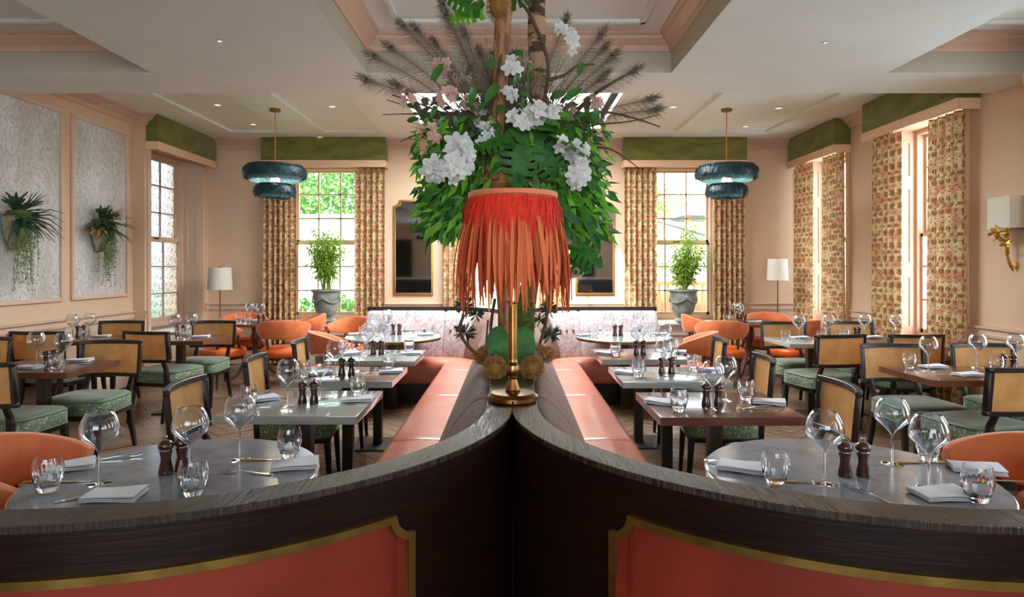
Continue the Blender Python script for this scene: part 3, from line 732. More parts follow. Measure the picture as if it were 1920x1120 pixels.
for mir, nm in ((-1, 'right'), (1, 'left')):
    sweep(MB(), 0, s_22 + .72, [(0, HC - .012), (0, HC), (-.002, HC + .003), (-.090, HC + .003), (-.092, HC + .001), (-.092, HC - .012)], mir, clampx=True).build('cap', M['oak'], div, angle=15)
    sweep(MB(), 0, s_22 + .7, [(-.01, 0), (-.01, HC - .0115), (-.0915, HC - .0115), (-.0915, 0)], mir, clampx=True).build('face_panel', M['oak_face'], div, angle=30)
    # leather panel with scalloped upper corner
    def top(s):
        q = S_P - s
        if q < 0: return .84
        if q < .05: return .905 - .052 * math.sqrt(max(0, 1 - (q / .05) ** 2)) if q > 1e-6 else .853
        return .905
    ss = [S_P - q for q in (0, .006, .012, .02, .03, .04, .046, .0499, .0501, .07, .1)] + [S_P - .1 - i * .05 for i in range(1, int((S_P - .1) / .05))]
    vs = []; k = len(ss); rows = (.0, .3, .6, .8, 1)
    mbp = MB(); vs = []; uv = []
    for s in ss:
        tp = top(s) - .012
        for r_ in rows:
            bul = .0 if r_ in (0, 1) else .012
            x, y = on(s, -.093 - bul); vs.append((x * mir, y, .12 + (tp - .12) * r_)); uv.append((s, r_))
    mbp.add(vs, [(i * 5 + j, i * 5 + j + 1, (i + 1) * 5 + j + 1, (i + 1) * 5 + j) for i in range(k - 1) for j in range(4)], uv)
    mbp.build('leather_panel', M['coral'], div, recalc=False, angle=80)
    # brass frame following the panel edge
    br = MB(); pts = [(S_P, .15), (S_P, .5), (S_P, .80), (S_P, .853)] + [(s, top(s)) for s in ss[1:]]
    vs = []
    for i, (s, h) in enumerate(pts):
        a, c = pts[max(0, i - 1)], pts[min(len(pts) - 1, i + 1)]; ds, dh = c[0] - a[0], c[1] - a[1]; L = math.hypot(ds, dh) or 1
        ns, nh = -dh / L, ds / L
        if nh > 0: ns, nh = -ns, -nh
        if abs(nh) < .01: ns, nh = -1, 0
        for w_, o_ in ((0, -.089), (0, -.107), (.018, -.107), (.018, -.089)):
            x, y = on(s + ns * w_, o_); vs.append((x * mir, y, h + nh * w_))
    br.add(vs, [(i * 4 + j, i * 4 + (j + 1) % 4, (i + 1) * 4 + (j + 1) % 4, (i + 1) * 4 + j) for i in range(len(pts) - 1) for j in range(4)])
    br.build('brass_frame', M['brass_dull'], div, angle=50)
    # banquette on the dining side
    bq = thing('banquette', 'long U-shaped coral leather banquette on the %s of the flower tower' % nm, 'banquette', group='banquettes')
    sweep(MB(), 0, SEND, [(.06, 0), (.06, .22), (.54, .22), (.54, 0)], mir).build('plinth', M['wood_dark'], bq, angle=50)
    segs = [0.05, 1.0, 2.05]; y0s = [3.75, 5.05]
    def s_at(y): return min((abs(on(i * .02, 0)[1] - y), i * .02) for i in range(int(s_corner / .02)))[1]
    cuts = [0.03, 1.1, s_at(2.5), s_at(3.75), s_at(5.05), s_at(6.3), s_corner + .62, SEND - .01]
    SP = [(.10, .24), (.61, .22), (.635, .25), (.64, .40), (.625, .445), (.59, .468), (.45, .478), (.20, .47), (.10, .45)]
    BK = [(.012, .30), (.0, .6), (.0, HC - .03), (.02, HC - .02), (.05, HC - .03), (.085, HC - .06), (.14, HC - .13), (.20, .76), (.255, .64), (.29, .53), (.30, .44), (.28, .30)]
    for a, c in zip(cuts, cuts[1:]):
        def soft(prof, s_, e=.05):
            return prof
        mb = MB(); k = max(4, int((c - a) / .05)); n = len(SP)
        def ring(mbx, prof, cen):
            n_ = len(prof); vs_ = []; uv_ = []; ns_ = [0, .004, .012, .03] + [.06 + (c - a - .12) * i / k for i in range(k + 1)] + [c - a - .03, c - a - .012, c - a - .004, c - a]
            for q in ns_:
                e = min(q, c - a - q); sh = 1 - .05 * (1 - min(1, e / .03)) ** 2
                for off, h in prof:
                    x, y = on(a + q + .002, cen[0] + (off - cen[0]) * sh); vs_.append((x * mir, y, cen[1] + (h - cen[1]) * sh)); uv_.append((a + q, off + h))
            fs_ = [(i * n_ + j, i * n_ + (j + 1) % n_, (i + 1) * n_ + (j + 1) % n_, (i + 1) * n_ + j) for i in range(len(ns_) - 1) for j in range(n_)]
            fs_ += [tuple(range(n_)), tuple((len(ns_) - 1) * n_ + j for j in range(n_))]
            mbx.add(vs_, fs_, uv_)
        ring(mb, SP, (.3, .3)); mb.build('seat_cushion', M['pinkseat'], bq, angle=60)
    bc = cuts[:-1] + [cuts[-2] + .45, SEND - .01]
    for a, c in zip(bc, bc[1:]):
        mb = MB(); k = max(4, int((c - a) / .05)); ring(mb, BK, (.1, .4)) if False else None
        n_ = len(BK); vs_ = []; uv_ = []; ns_ = [0, .01, .03] + [.06 + (c - a - .12) * i / k for i in range(k + 1)] + [c - a - .03, c - a - .01, c - a]
        for q in ns_:
            e = min(q, c - a - q); sh = .014 * (1 - min(1, e / .03)) ** 2
            for j, (off, h) in enumerate(BK):
                x, y = on(a + q, off - (sh if j > 2 else 0)); vs_.append((x * mir, y, h - (sh if 2 < j < 6 else 0))); uv_.append((a + q, off + h))
        fs_ = [(i * n_ + j, i * n_ + (j + 1) % n_, (i + 1) * n_ + (j + 1) % n_, (i + 1) * n_ + j) for i in range(len(ns_) - 1) for j in range(n_)]
        fs_ += [tuple(range(n_)), tuple((len(ns_) - 1) * n_ + j for j in range(n_))]
        mb.add(vs_, fs_, uv_); mb.build('back_cushion', M['damask'] if a > s_corner - .3 else M['backvelvet'], bq, angle=60)
        if a > s_corner - .3:
            for f in (.25, .5, .75):
                x, y = on(a + (c - a) * f, .20); MB().lathe([(0, -.008), (.012, -.006), (.015, 0), (.012, .006), (0, .008)], 8, m=Matrix.Rotation(PI / 2, 3, 'X')).build('button', M['backvelvet'], bq, loc=(x * mir, y - .01, .76))
    sweep(MB(), s_corner + .1, SEND, [(-.02, HC - .02), (-.02, HC + .02), (.03, HC + .02), (.03, HC - .03)], mir).build('top_rail', M['wood_dark'], bq, angle=50)
# planter trough between the two backs
pl = MB(); pl.span(-.098, .098, 2.93, 7.3, .9, .99); tag(pl.build('planter_trough', M['dark']), 'dark planter trough running between the two banquette backs', 'planter')

# ---------------------------------------------------------------- furniture prototypes
def cane_chair():
    t = thing('cane_chair', 'cane', 'chair')
    def outline(z, e, n=10):
        pts = []
        for i in range(4 * n):
            a = 2 * PI * i / (4 * n); ca, sa = math.cos(a), math.sin(a); p = 5
            x = math.copysign(abs(ca) ** (2 / p), ca); y = math.copysign(abs(sa) ** (2 / p), sa)
            wd = .255 + .012 * y - e; pts.append((x * wd, y * (.245 - e), z))
        return pts
    def stack(mb, layers):
        vs = []; fs = []; n = len(layers[0])
        for l in layers: vs += l
        for j in range(len(layers) - 1):
            for i in range(n): fs.append((j * n + i, j * n + (i + 1) % n, (j + 1) * n + (i + 1) % n, (j + 1) * n + i))
        c0 = len(vs); vs += [(0, 0, layers[0][0][2]), (0, 0, layers[-1][0][2] + .006)]
        for i in range(n): fs.append((i, (i + 1) % n, c0)); fs.append(((len(layers) - 1) * n + i, (len(layers) - 1) * n + (i + 1) % n, c0 + 1))
        mb.add(vs, fs); return mb
    stack(MB(), [outline(.365, .012), outline(.375, .0), outline(.462, .0), outline(.468, .004)]).build('seat', M['green_damask'], t, angle=50)
    stack(MB(), [outline(.468, .004), outline(.480, .012), outline(.490, .05), outline(.495, .12)]).build('seat_top', M['green_seat'], t, angle=60)
    for z in (.468, .372): MB().tube(outline(z, -.001) + [outline(z, -.001)[0]], .0045, 5, cap=False).build('piping', M['piping'], t)
    MB().span(-.225, .225, -.215, .22, .325, .366).build('seat_rail', M['wood_dark'], t, bevel=.004)
    for sx in (-1, 1):
        MB().bar((sx * .215, .225, 0), (sx * .215, .205, .34), .024, .042).build('leg', M['wood_dark'], t, bevel=.003)
        b_ = MB(); pts = [(sx * .19, -.31, 0), (sx * .185, -.265, .2), (sx * .18, -.24, .36), (sx * .18, -.25, .5), (sx * .18, -.295, .60)]
        ws = [.026, .036, .04, .034, .03]
        for p, q, w0, w1 in zip(pts, pts[1:], ws, ws[1:]): b_.bar(p, q, w0, w1)
        b_.build('leg', M['wood_dark'], t, bevel=.002)
    def by(x): return -.27 - .055 * (1 - (x / .26) ** 2)
    def ztop(z): return (z - .57) * -.09
    hw, z0, z1, fw = .255, .575, .875, .03
    b_ = MB(); N = 14
    def strip(mb, xa, xb, za, zb, th, n):
        mb.slab(n, 1, lambda u, v: (xa + (xb - xa) * u, by(xa + (xb - xa) * u) + ztop(za + (zb - za) * v) + th / 2, za + (zb - za) * v),
                lambda u, v: (xa + (xb - xa) * u, by(xa + (xb - xa) * u) + ztop(za + (zb - za) * v) - th / 2, za + (zb - za) * v))
    strip(b_, -hw, hw, z1 - fw, z1, .034, N); strip(b_, -hw, hw, z0, z0 + fw, .034, N)
    strip(b_, -hw, -hw + fw, z0 + fw, z1 - fw, .034, 2); strip(b_, hw - fw, hw, z0 + fw, z1 - fw, .034, 2)
    b_.build('backrest_frame', M['wood_dark'], t, bevel=.003, seg=1)
    b_ = MB(); strip(b_, -hw + fw, hw - fw, z0 + fw, z1 - fw, .008, N); b_.build('cane_panel', M['cane'], t, angle=60)
    return t
def tub_chair():
    t = thing('tub_chair', 'tub', 'chair')
    def ring(z, e): return [((.27 - e) * math.copysign(abs(math.cos(a)) ** .75, math.cos(a)), (.25 - e) * math.copysign(abs(math.sin(a)) ** .75, math.sin(a)), z) for a in [2 * PI * i / 28 for i in range(28)]]
    L = [ring(.375, .02), ring(.385, .0), ring(.45, -.006), ring(.475, .01), ring(.49, .06), ring(.497, .14)]
    vs = [p for l in L for p in l]; n = 28; fs = [(j * n + i, j * n + (i + 1) % n, (j + 1) * n + (i + 1) % n, (j + 1) * n + i) for j in range(5) for i in range(n)]
    vs += [(0, 0, .375), (0, 0, .5)]; k = len(vs)
    for i in range(n): fs.append((i, (i + 1) % n, k - 2)); fs.append((5 * n + i, 5 * n + (i + 1) % n, k - 1))
    MB().add(vs, fs).build('seat', M['orange'], t, angle=70)
    MB().lathe([(.0, .34), (.23, .34), (.235, .376), (0, .376)], 24).build('seat_rail', M['walnut_leg'], t)
    # curved back band; a from -35 deg (arm) round the back to 215 deg
    def band(u, inner):
        a = R(200 + 140 * u) if False else R(170 + 200 * u)
        q = abs(2 * u - 1)  # 0 at back centre, 1 at arm ends
        rx, ry = .305, .30
        zc = lambda v: (.60 + .235 * v) * 1.0
        return a, q, rx, ry
    def outer(u, v, d_=.0):
        a, q, rx, ry = band(u, 0); sm = q ** 2.2
        zt = .835 - .12 * sm; zb = .60 + .055 * sm
        z = zb + (zt - zb) * v; fl = .028 * (v - .3); r_ = 1 + fl / .3 - d_ / .3
        bul = math.sin(v * PI) * .012 * (1 if d_ == 0 else -1)
        return ((rx + bul) * r_ * math.cos(a), (ry + bul) * r_ * math.sin(a) + .02, z)
    MB().slab(28, 6, lambda u, v: outer(u, v), lambda u, v: outer(u, v, .05)).build('backrest', M['orange_nap'], t, bevel=.008, angle=60)
    for u, f in ((.02, 1), (.98, 1), (.28, 0), (.72, 0)):
        p = outer(u, 0, .025); a = math.atan2(p[1], p[0])
        if f: pts = [(p[0], p[1], p[2] + .02), (p[0] * 1.0, p[1] + .0, .56), (p[0] * .82, p[1] + .06, .45), (p[0] * .80, p[1] + .09, .36), (p[0] * .88, p[1] + .13, 0)]; rr = [.014, .018, .02, .02, .012]
        else: pts = [(p[0], p[1], p[2] + .02), (p[0] * .95, p[1] * .97, .5), (p[0] * .92, p[1] * .92, .38), (p[0] * 1.05, p[1] * 1.12, 0)]; rr = [.014, .017, .019, .011]
        # finer curve
        P = [Vector(q) for q in pts]; fine = []; fr_ = []
        for i in range(len(P) - 1):
            for k_ in range(4):
                s_ = k_ / 4; p0, p1, p2, p3 = P[max(i - 1, 0)], P[i], P[i + 1], P[min(i + 2, len(P) - 1)]
                fine.append(.5 * ((2 * p1) + (p2 - p0) * s_ + (2 * p0 - 5 * p1 + 4 * p2 - p3) * s_ ** 2 + (3 * p1 - p0 - 3 * p2 + p3) * s_ ** 3)); fr_.append(rr[i] + (rr[i + 1] - rr[i]) * s_)
        fine.append(P[-1]); fr_.append(rr[-1])
        MB().tube(fine, fr_, 8).build('leg', M['walnut_leg'], t)
    return t
def wine_glass():
    t = thing('wine_glass', 'wine', 'glass')
    th = .0012
    out = [(.0045, .106), (.009, .116), (.023, .132), (.040, .148), (.054, .160), (.0600, .170), (.0613, .180), (.0595, .200), (.054, .219), (.045, .236), (.0385, .247)]
    inn = [(max(r - th, .0), z + .003) for r, z in out[:-1]] + [(.0373, .247)]
    MB().lathe(out + inn[::-1], 32, close=False).build('bowl', M['wine'], t, recalc=True, angle=60)
    MB().lathe([(.0, .006), (.0042, .0065), (.0038, .03), (.0036, .08), (.0042, .1), (.0046, .108), (0, .109)], 12).build('stem', M['cut'], t, angle=60)
    MB().lathe([(0, 0), (.038, .0), (.039, .001), (.036, .002), (.02, .0042), (.008, .0064), (.0, .0065)], 28).build('foot', M['cut'], t, angle=60)
    return t
def tumbler():
    vs = []; fs = []; n = 88
    prof = [(.0, .004, 0), (.024, .004, 0), (.029, .008, .3), (.036, .02, 1), (.043, .04, 1), (.0465, .06, 1), (.0465, .072, .6), (.0445, .088, 0), (.041, .102, 0), (.0385, .112, 0)]
    inner = [(.0372, .112, 0), (.043, .088, 0), (.0448, .07, 0), (.0445, .06, 0), (.040, .035, 0), (.032, .018, 0), (.0, .014, 0)]
    base = [(.0, .0, 0), (.026, .0, 0), (.029, .006, .2)] + prof[3:]
    rings = base + inner
    for r, z, f in rings:
        for i in range(n):
            a = 2 * PI * i / n; tw = a * 22 + z * 130; rr = r * (1 - f * .085 * abs(math.cos(tw / 2)) ** 1.5); vs.append((rr * math.cos(a), rr * math.sin(a), z))
    for j in range(len(rings) - 1):
        for i in range(n): fs.append((j * n + i, j * n + (i + 1) % n, (j + 1) * n + (i + 1) % n, (j + 1) * n + i))
    o = MB().add(vs, fs).build('tumbler', M['cut'], merge=True, angle=40)
    return tag(o, 'tumbler', 'glass')
def mill():
    t = thing('pepper_mill', 'mill', 'mill')
    MB().lathe([(.0, 0), (.0235, 0), (.0245, .004), (.0225, .022), (.0175, .045), (.0165, .055), (.019, .07), (.0215, .08), (.021, .084)], 20).build('body', M['mill'], t, angle=50)
    MB().lathe([(.0185, .0838), (.0195, .085), (.0185, .087)], 20).build('collar', M['chrome'], t)
    MB().lathe([(.017, .087), (.0235, .09), (.0262, .097), (.0262, .103), (.022, .112), (.013, .119), (.004, .121)], 20).build('head', M['mill'], t, angle=50)
    MB().lathe([(.003, .121), (.003, .126), (.006, .128), (.0062, .133), (.004, .1355), (0, .136)], 12).build('knob', M['chrome'], t)
    return t
def napkin():
    b_ = MB()
    for k in range(3):
        z = .0035 + k * .0052; ox = random.uniform(-.004, .004)
        def tp(u, v, z=z, ox=ox): return ((u - .5) * .165 + ox, (v - .5) * .105, z + .0040 + .002 * math.sin(u * 5 + v * 3) + (.004 * u if k == 2 else 0))
        def bt(u, v, z=z, ox=ox): return ((u - .5) * .165 + ox, (v - .5) * .105, z + .002 * math.sin(u * 5 + v * 3) - (.001 if k == 0 else 0) + (.004 * u if k == 2 else 0))
        b_.slab(8, 4, tp, bt)
    return tag(b_.build('napkin', M['linen'], bevel=.0018, seg=2), 'napkin', 'napkin')
def fork():
    b_ = MB()
    def strip(pts, th=.0012):
        vs = []
        for x, w_, z in pts: vs += [(x, -w_, z), (x, w_, z), (x, w_, z + th * 2), (x, -w_, z + th * 2)]
        k = len(pts); b_.add(vs, [(i * 4 + j, i * 4 + (j + 1) % 4, i * 4 + 4 + (j + 1) % 4, i * 4 + 4 + j) for i in range(k - 1) for j in range(4)] + [(0, 1, 2, 3), tuple((k - 1) * 4 + j for j in (3, 2, 1, 0))])
    strip([(-.105, .006, .001), (-.1, .0085, .001), (-.06, .0065, .002), (0, .003, .007), (.035, .0035, .009), (.045, .009, .0075), (.058, .0115, .005)])
    for y in (-.0098, -.0033, .0033, .0098): 
        vs = []
        for x, w_, z in ((.056, .0016, .0052), (.075, .0014, .004), (.095, .001, .0085)): vs += [(x, y - w_, z), (x, y + w_, z), (x, y + w_, z + .0024), (x, y - w_, z + .0024)]
        b_.add(vs, [(i * 4 + j, i * 4 + (j + 1) % 4, i * 4 + 4 + (j + 1) % 4, i * 4 + 4 + j) for i in range(2) for j in range(4)] + [(0, 1, 2, 3), (11, 10, 9, 8)])
    return tag(b_.build('fork', M['chrome'], angle=40), 'fork', 'fork')
def knife():
    t = thing('table_knife', 'knife', 'knife')
    MB().bar((0, 0, .0005), (0, 0, .0055), .1, .1, .011, .013).build('handle', M['gold'], t, loc=(-.06, 0, 0), bevel=.0018)
    MB().prism([(-.012, -.007), (.10, -.009), (.118, .002), (.11, .008), (-.012, .006)], .002, .0035).build('blade', M['chrome'], t)
    return t
def square_table(name, w_, d_, top, edge, label, group, base=True, post=.07, chamfer=.004):
    t = thing('dining_table', label, 'table', group=group); hw, hd = w_ / 2, d_ / 2
    b_ = MB().span(-hw, hw, -hd, hd, .708, .75); b_.build('tabletop', top, t, bevel=chamfer)
    if edge: 
        e = MB()
        for q in ((-hw - .003, hw + .003, -hd - .003, -hd), (-hw - .003, hw + .003, hd, hd + .003), (-hw - .003, -hw, -hd, hd), (hw, hw + .003, -hd, hd)): e.span(*q, .7085, .7495)
        e.build('edge_band', edge, t, smooth=False)
    MB().span(-post / 2, post / 2, -post / 2, post / 2, .012, .70).build('post', M['post'], t, bevel=.004)
    MB().span(-.16, .16, -.13, .13, .695, .708).build('bracket', M['post'], t, bevel=.002)
    MB().span(-.2, .2, -.2, .2, 0, .012).build('base_plate', M['post'], t, bevel=.003)
    return t
def round_table(r, top, edge, label, group):
    t = thing('dining_table', label, 'table', group=group)
    MB().lathe([(0, .715), (r - .008, .715), (r, .722), (r, .744), (r - .006, .75), (0, .75)], 72).build('tabletop', top, t, angle=40)
    MB().lathe([(r - .002, .716), (r + .004, .718), (r + .004, .742), (r - .001, .744)], 72, close=False).build('edge_band', edge, t)
    MB().span(-.045, .045, -.045, .045, .02, .715).build('post', M['post'], t, bevel=.004)
    MB().lathe([(0, 0), (.24, 0), (.245, .006), (.24, .014), (.05, .022), (0, .022)], 40).build('base_plate', M['brass_dull'], t)
    return t

CH = Proto(cane_chair()); TB = Proto(tub_chair()); WG = Proto(wine_glass()); TU = Proto(tumbler()); ML = Proto(mill()); NK = Proto(napkin()); FK = Proto(fork()); KN = Proto(knife())

# ---------------------------------------------------------------- tables
TABLES = {}
def setpos(t, x, y, rz=0): t.location = (x, y, 0); t.rotation_euler = (0, 0, rz); return t
GB = 'square tables along the banquettes'; GW = 'square tables by the walls'
setpos(round_table(.48, M['marble'], M['lacquer'], 'round grey marble table in the left foreground', 'round marble tables'), -1.19, 2.28)
setpos(round_table(.48, M['marble'], M['lacquer'], 'round grey marble table in the right foreground', 'round marble tables'), 1.19, 2.28)
setpos(square_table('', .705, .65, M['lacquer'], None, 'pale grey square table, nearest on the left banquette', GB), -1.12, 3.485)
setpos(square_table('', .71, .6, M['wood_brown'], M['lacquer'], 'brown topped square table, second on the left banquette', GB), -1.13, 4.42)
setpos(square_table('', .72, .66, M['lacquer'], None, 'pale grey square table, third on the left banquette', GB), -1.12, 5.35)
setpos(round_table(.5, M['lacquer'], M['brass_dull'], 'pale round table with brass rim at far end of left banquette', 'round brass rimmed tables'), -1.26, 6.8)
setpos(square_table('', .72, .62, M['wood_brown'], M['edge_brown'], 'brown square table, nearest on the right banquette', GB), 1.09, 3.45)
setpos(square_table('', .71, .62, M['lacquer'], None, 'pale grey square table, second on the right banquette', GB), 1.065, 4.41)
setpos(square_table('', .71, .66, M['wood_brown'], M['lacquer'], 'brown square table, third on the right banquette', GB), 1.07, 5.42)
setpos(round_table(.5, M['lacquer'], M['brass_dull'], 'pale round table with brass rim at far end of right banquette', 'round brass rimmed tables'), 1.19, 6.8)
setpos(square_table('', .75, .6, M['wood_brown'], M['edge_brown'], 'brown wooden table nearest on the left, below the hanging ferns', GW), -3.48, 4.76)
setpos(square_table('', .68, .58, M['wood_brown'], M['edge_brown'], 'brown wooden table pushed against the left wall', GW), -4.44, 6.61)
setpos(square_table('', .72, .56, M['wood_brown'], M['edge_brown'], 'brown wooden table in front of the left window', GW), -3.43, 6.63)
setpos(square_table('', .68, .64, M['lacquer'], None, 'pale grey square table on the right side, beyond a cane chair', GW), 2.99, 6.42)
setpos(square_table('', .68, .62, M['wood_brown'], M['edge_brown'], 'brown wooden table by the right window curtains', GW), 3.74, 6.42)
setpos(square_table('', 1.38, .6, M['wood_brown'], M['edge_brown'], 'wide reddish brown table at the right edge of the picture', GW), 3.42, 4.455)
def claw_table(x, y, label):
    t = thing('pedestal_table', label, 'table', (x, y, 0), 0, 'walnut pedestal tables'); h = .42; c = .12
    MB().prism([(-h + c, -h), (h - c, -h), (h, -h + c), (h, h - c), (h - c, h), (-h + c, h), (-h, h - c), (-h, -h + c)], .722, .75).build('tabletop', M['edge_brown'], t, bevel=.006)
    MB().lathe([(.0, .18), (.05, .18), (.06, .24), (.035, .3), (.03, .42), (.045, .5), (.06, .56), (.04, .62), (.05, .68), (.14, .722), (0, .722)], 20).build('pedestal', M['walnut_leg'], t)
    for k in range(4):
        a = PI / 4 + k * PI / 2; ca, sa = math.cos(a), math.sin(a)
        MB().tube([(r_ * ca, r_ * sa, z) for r_, z in ((.03, .26), (.10, .25), (.17, .18), (.23, .09), (.30, .035), (.34, .03))], [.028, .032, .03, .026, .026, .018], 8).build('leg', M['walnut_leg'], t)
claw_table(-3.42, 8.52, 'walnut pedestal table ringed by orange chairs at far left')
claw_table(3.17, 8.55, 'walnut pedestal table ringed by orange chairs at far right')

# ---------------------------------------------------------------- chairs
GC = 'cane back chairs with green seats'
for x, y, a, lab in (
    (-3.45, 4.42, 0, 'cane back chair cut by the left edge, back towards the camera'),
    (-3.33, 5.02, 180, 'cane back chair facing camera behind the nearest left wooden table'),
    (-4.53, 6.40, 0, 'cane back chair by left wall, its back towards the camera'),
    (-4.42, 6.95, 180, 'cane back chair against left wall, facing camera behind wine glasses'),
    (-3.43, 6.40, -12, 'cane back chair standing free in the left aisle, whole back visible'),
    (-3.38, 6.95, 180, 'cane back chair facing camera beneath the left window'),
    (-4.60, 5.26, 180, 'cane back chair of which only a sliver shows at left edge'),
    (-1.44, 3.45, -84, 'angled cane back chair at the nearest table of left banquette'),
    (-1.45, 4.40, -82, 'angled cane back chair at the second table of left banquette'),
    (-1.47, 5.38, -82, 'angled cane back chair at the third table of left banquette'),
    (1.43, 3.42, 84, 'angled cane back chair at the nearest table of right banquette'),
    (1.42, 4.42, 82, 'angled cane back chair at the second table of right banquette'),
    (1.47, 5.50, 82, 'angled cane back chair at the third table of right banquette'),
    (2.93, 6.10, 10, 'cane back chair in the right aisle, back towards the camera'),
    (3.02, 6.82, 180, 'pale cane chair facing camera behind the grey right table'),
    (3.68, 6.12, 0, 'cane back chair by the curtains, back towards camera, right side'),
    (3.78, 6.85, 180, 'cane back chair facing camera behind the table by right window'),
    (3.02, 4.78, 180, 'pale cane chair facing camera behind the reddish table, left place'),
    (3.08, 4.24, 12, 'large cane back chair cut by right edge, back towards camera'),
    (3.75, 4.80, 180, 'pale cane chair facing camera behind the reddish table, right place')):
    CH.put((x, y, 0), R(a), lab, GC)
GO = 'orange leather tub chairs'
for x, y, a, lab in (
    (-2.86, 8.02, 18, 'orange tub chair at far left, its whole curved back towards camera'),
    (-3.62, 8.0, -35, 'orange tub chair at far left, seat showing behind cane chair'),
    (-3.75, 8.95, -150, 'orange tub chair at far left under the floor lamp'),
    (-2.88, 8.85, 110, 'orange tub chair right of far left pedestal table, in profile'),
    (-2.12, 8.2, 150, 'orange tub chair below left window next to banquette end'),
    (-1.78, 6.55, -70, 'orange tub chair left of the far round table, left side'),
    (2.62, 8.0, -14, 'orange tub chair at far right, its whole curved back towards camera'),
    (2.62, 8.75, -100, 'orange tub chair at far right beneath the grey urn'),
    (3.58, 8.98, 160, 'orange tub chair at far right below the floor lamp'),
    (3.52, 8.0, 30, 'orange tub chair at far right, seat seen under grey table'),
    (1.80, 6.55, 70, 'orange tub chair right of the far round table, right side'),
    (-1.80, 2.45, -75, 'orange tub chair at the bottom left edge by marble table'),
    (1.86, 2.45, 78, 'dark orange tub chair at bottom right edge by marble table')):
    TB.put((x, y, 0), R(a), lab, GO)

# ---------------------------------------------------------------- tableware; pixel of each base on its table top
SET = {
 'the round marble table, left foreground': dict(w=[(187, 908), (357, 897), (450, 863)], t=[(90, 921), (362, 928), (543, 857)], m=[(311, 889), (341, 882)], n=[(128, 879, 30), (553, 876, 15), (215, 934, 5)], f=[(213, 861, 25), (178, 931, 35), (197, 926, 35), (462, 889, 172)], k=[(105, 905, 3), (505, 864, 3)]),
 'the round marble table, right foreground': dict(w=[(1546, 908), (1673, 870), (1742, 916)], t=[(1454, 908), (1741, 863), (1833, 940)], m=[(1584, 893), (1618, 893)], n=[(1391, 881, -25), (1830, 883, -20), (1765, 932, 5)], f=[(1630, 930, 110), (1360, 872, 150)], k=[(1727, 869, 3), (1876, 903, -8), (1500, 906, -5)]),
 'the nearest left banquette table': dict(w=[(540, 762), (601, 748)], t=[(465, 762), (671, 742)], m=[(567, 757), (589, 757)], n=[(669, 752, 12), (492, 751, 40)], f=[(519, 746, -20), (628, 762, 200)], k=[(470, 763, 2)]),
 'the second left banquette table': dict(w=[(629, 707), (674, 696)], t=[(571, 707), (729, 695)], m=[(641, 704), (659, 704)], n=[(733, 699, 12), (598, 702, 40)], f=[(703, 701, 190)], k=[]),
 'the third left banquette table': dict(w=[(688, 668), (722, 662)], t=[(643, 662), (767, 662)], m=[(700, 665), (715, 665)], n=[(771, 665, 10), (656, 665, 30)], f=[(745, 668, 190)], k=[]),
 'the far left round table': dict(w=[(703, 631), (726, 621), (771, 624)], t=[(680, 631), (805, 626)], m=[(737, 628), (749, 628)], n=[(765, 621, 5), (798, 629, 15), (668, 628, 20)], f=[(780, 634, 20)], k=[]),
 'the nearest right banquette table': dict(w=[(1337, 767), (1361, 751)], t=[(1273, 771), (1399, 750)], m=[(1324, 761), (1347, 761)], n=[(1240, 757, 150), (1442, 757, -20)], f=[(1420, 765, 20)], k=[(1425, 768, -5)]),
 'the second right banquette table': dict(w=[(1245, 706), (1257, 700)], t=[(1197, 707), (1300, 695)], m=[(1241, 702), (1259, 702)], n=[(1176, 701, 150), (1328, 696, -15)], f=[(1304, 703, -30)], k=[(1283, 700, 0)]),
 'the third right banquette table': dict(w=[(1196, 666), (1247, 662)], t=[(1154, 668), (1262, 668)], m=[(1193, 665), (1206, 665)], n=[(1136, 664, 150), (1268, 662, -15)], f=[(1230, 670, 20)], k=[]),
 'the far right round table': dict(w=[(1142, 630), (1197, 626)], t=[(1112, 633), (1126, 627), (1223, 631)], m=[(1153, 630), (1164, 630)], n=[(1097, 630, 20), (1236, 628, -15)], f=[(1210, 636, 10)], k=[]),
 'the nearest left wooden table': dict(w=[(68, 684), (119, 687)], t=[(105, 692), (88, 682)], m=[(87, 689), (101, 686)], n=[(150, 678, 10), (57, 691, -10)], f=[(160, 682, 10), (76, 695, 20)], k=[]),
 'the wooden table against the left wall': dict(w=[(136, 635), (168, 632)], t=[(157, 635), (128, 636)], m=[(146, 632), (157, 631)], n=[(190, 632, 10)], f=[(197, 635, 10)], k=[]),
 'the wooden table before the left window': dict(w=[(328, 634), (359, 632)], t=[(350, 637), (338, 634)], m=[(332, 631), (344, 631)], n=[(377, 633, 10)], f=[(385, 636, 10)], k=[]),
 'the far left pedestal table': dict(w=[(468, 603), (488, 604)], t=[(448, 605), (465, 608)], m=[(485, 607), (495, 606)], n=[(448, 609, 10), (475, 602, 20)], f=[], k=[]),
 'the far right pedestal table': dict(w=[(1380, 603), (1386, 605)], t=[(1362, 605), (1372, 606)], m=[(1388, 606), (1397, 606)], n=[(1416, 605, -10), (1377, 609, 0)], f=[], k=[]),
 'the pale grey table at right': dict(w=[(1498, 638), (1553, 635)], t=[(1473, 639), (1540, 640)], m=[], n=[(1500, 635, 5)], f=[(1520, 640, 20)], k=[]),
 'the wooden table by right curtains': dict(w=[(1621, 634), (1680, 634)], t=[(1582, 638), (1592, 636)], m=[(1603, 636), (1610, 635)], n=[(1637, 634, 5)], f=[(1655, 638, 20)], k=[]),
 'the reddish table at right edge': dict(w=[(1741, 696), (1833, 689), (1905, 690)], t=[(1705, 691), (1868, 698)], m=[(1881, 696), (1900, 696)], n=[(1750, 690, 5), (1815, 705, 5)], f=[(1786, 705, 150)], k=[]),
}
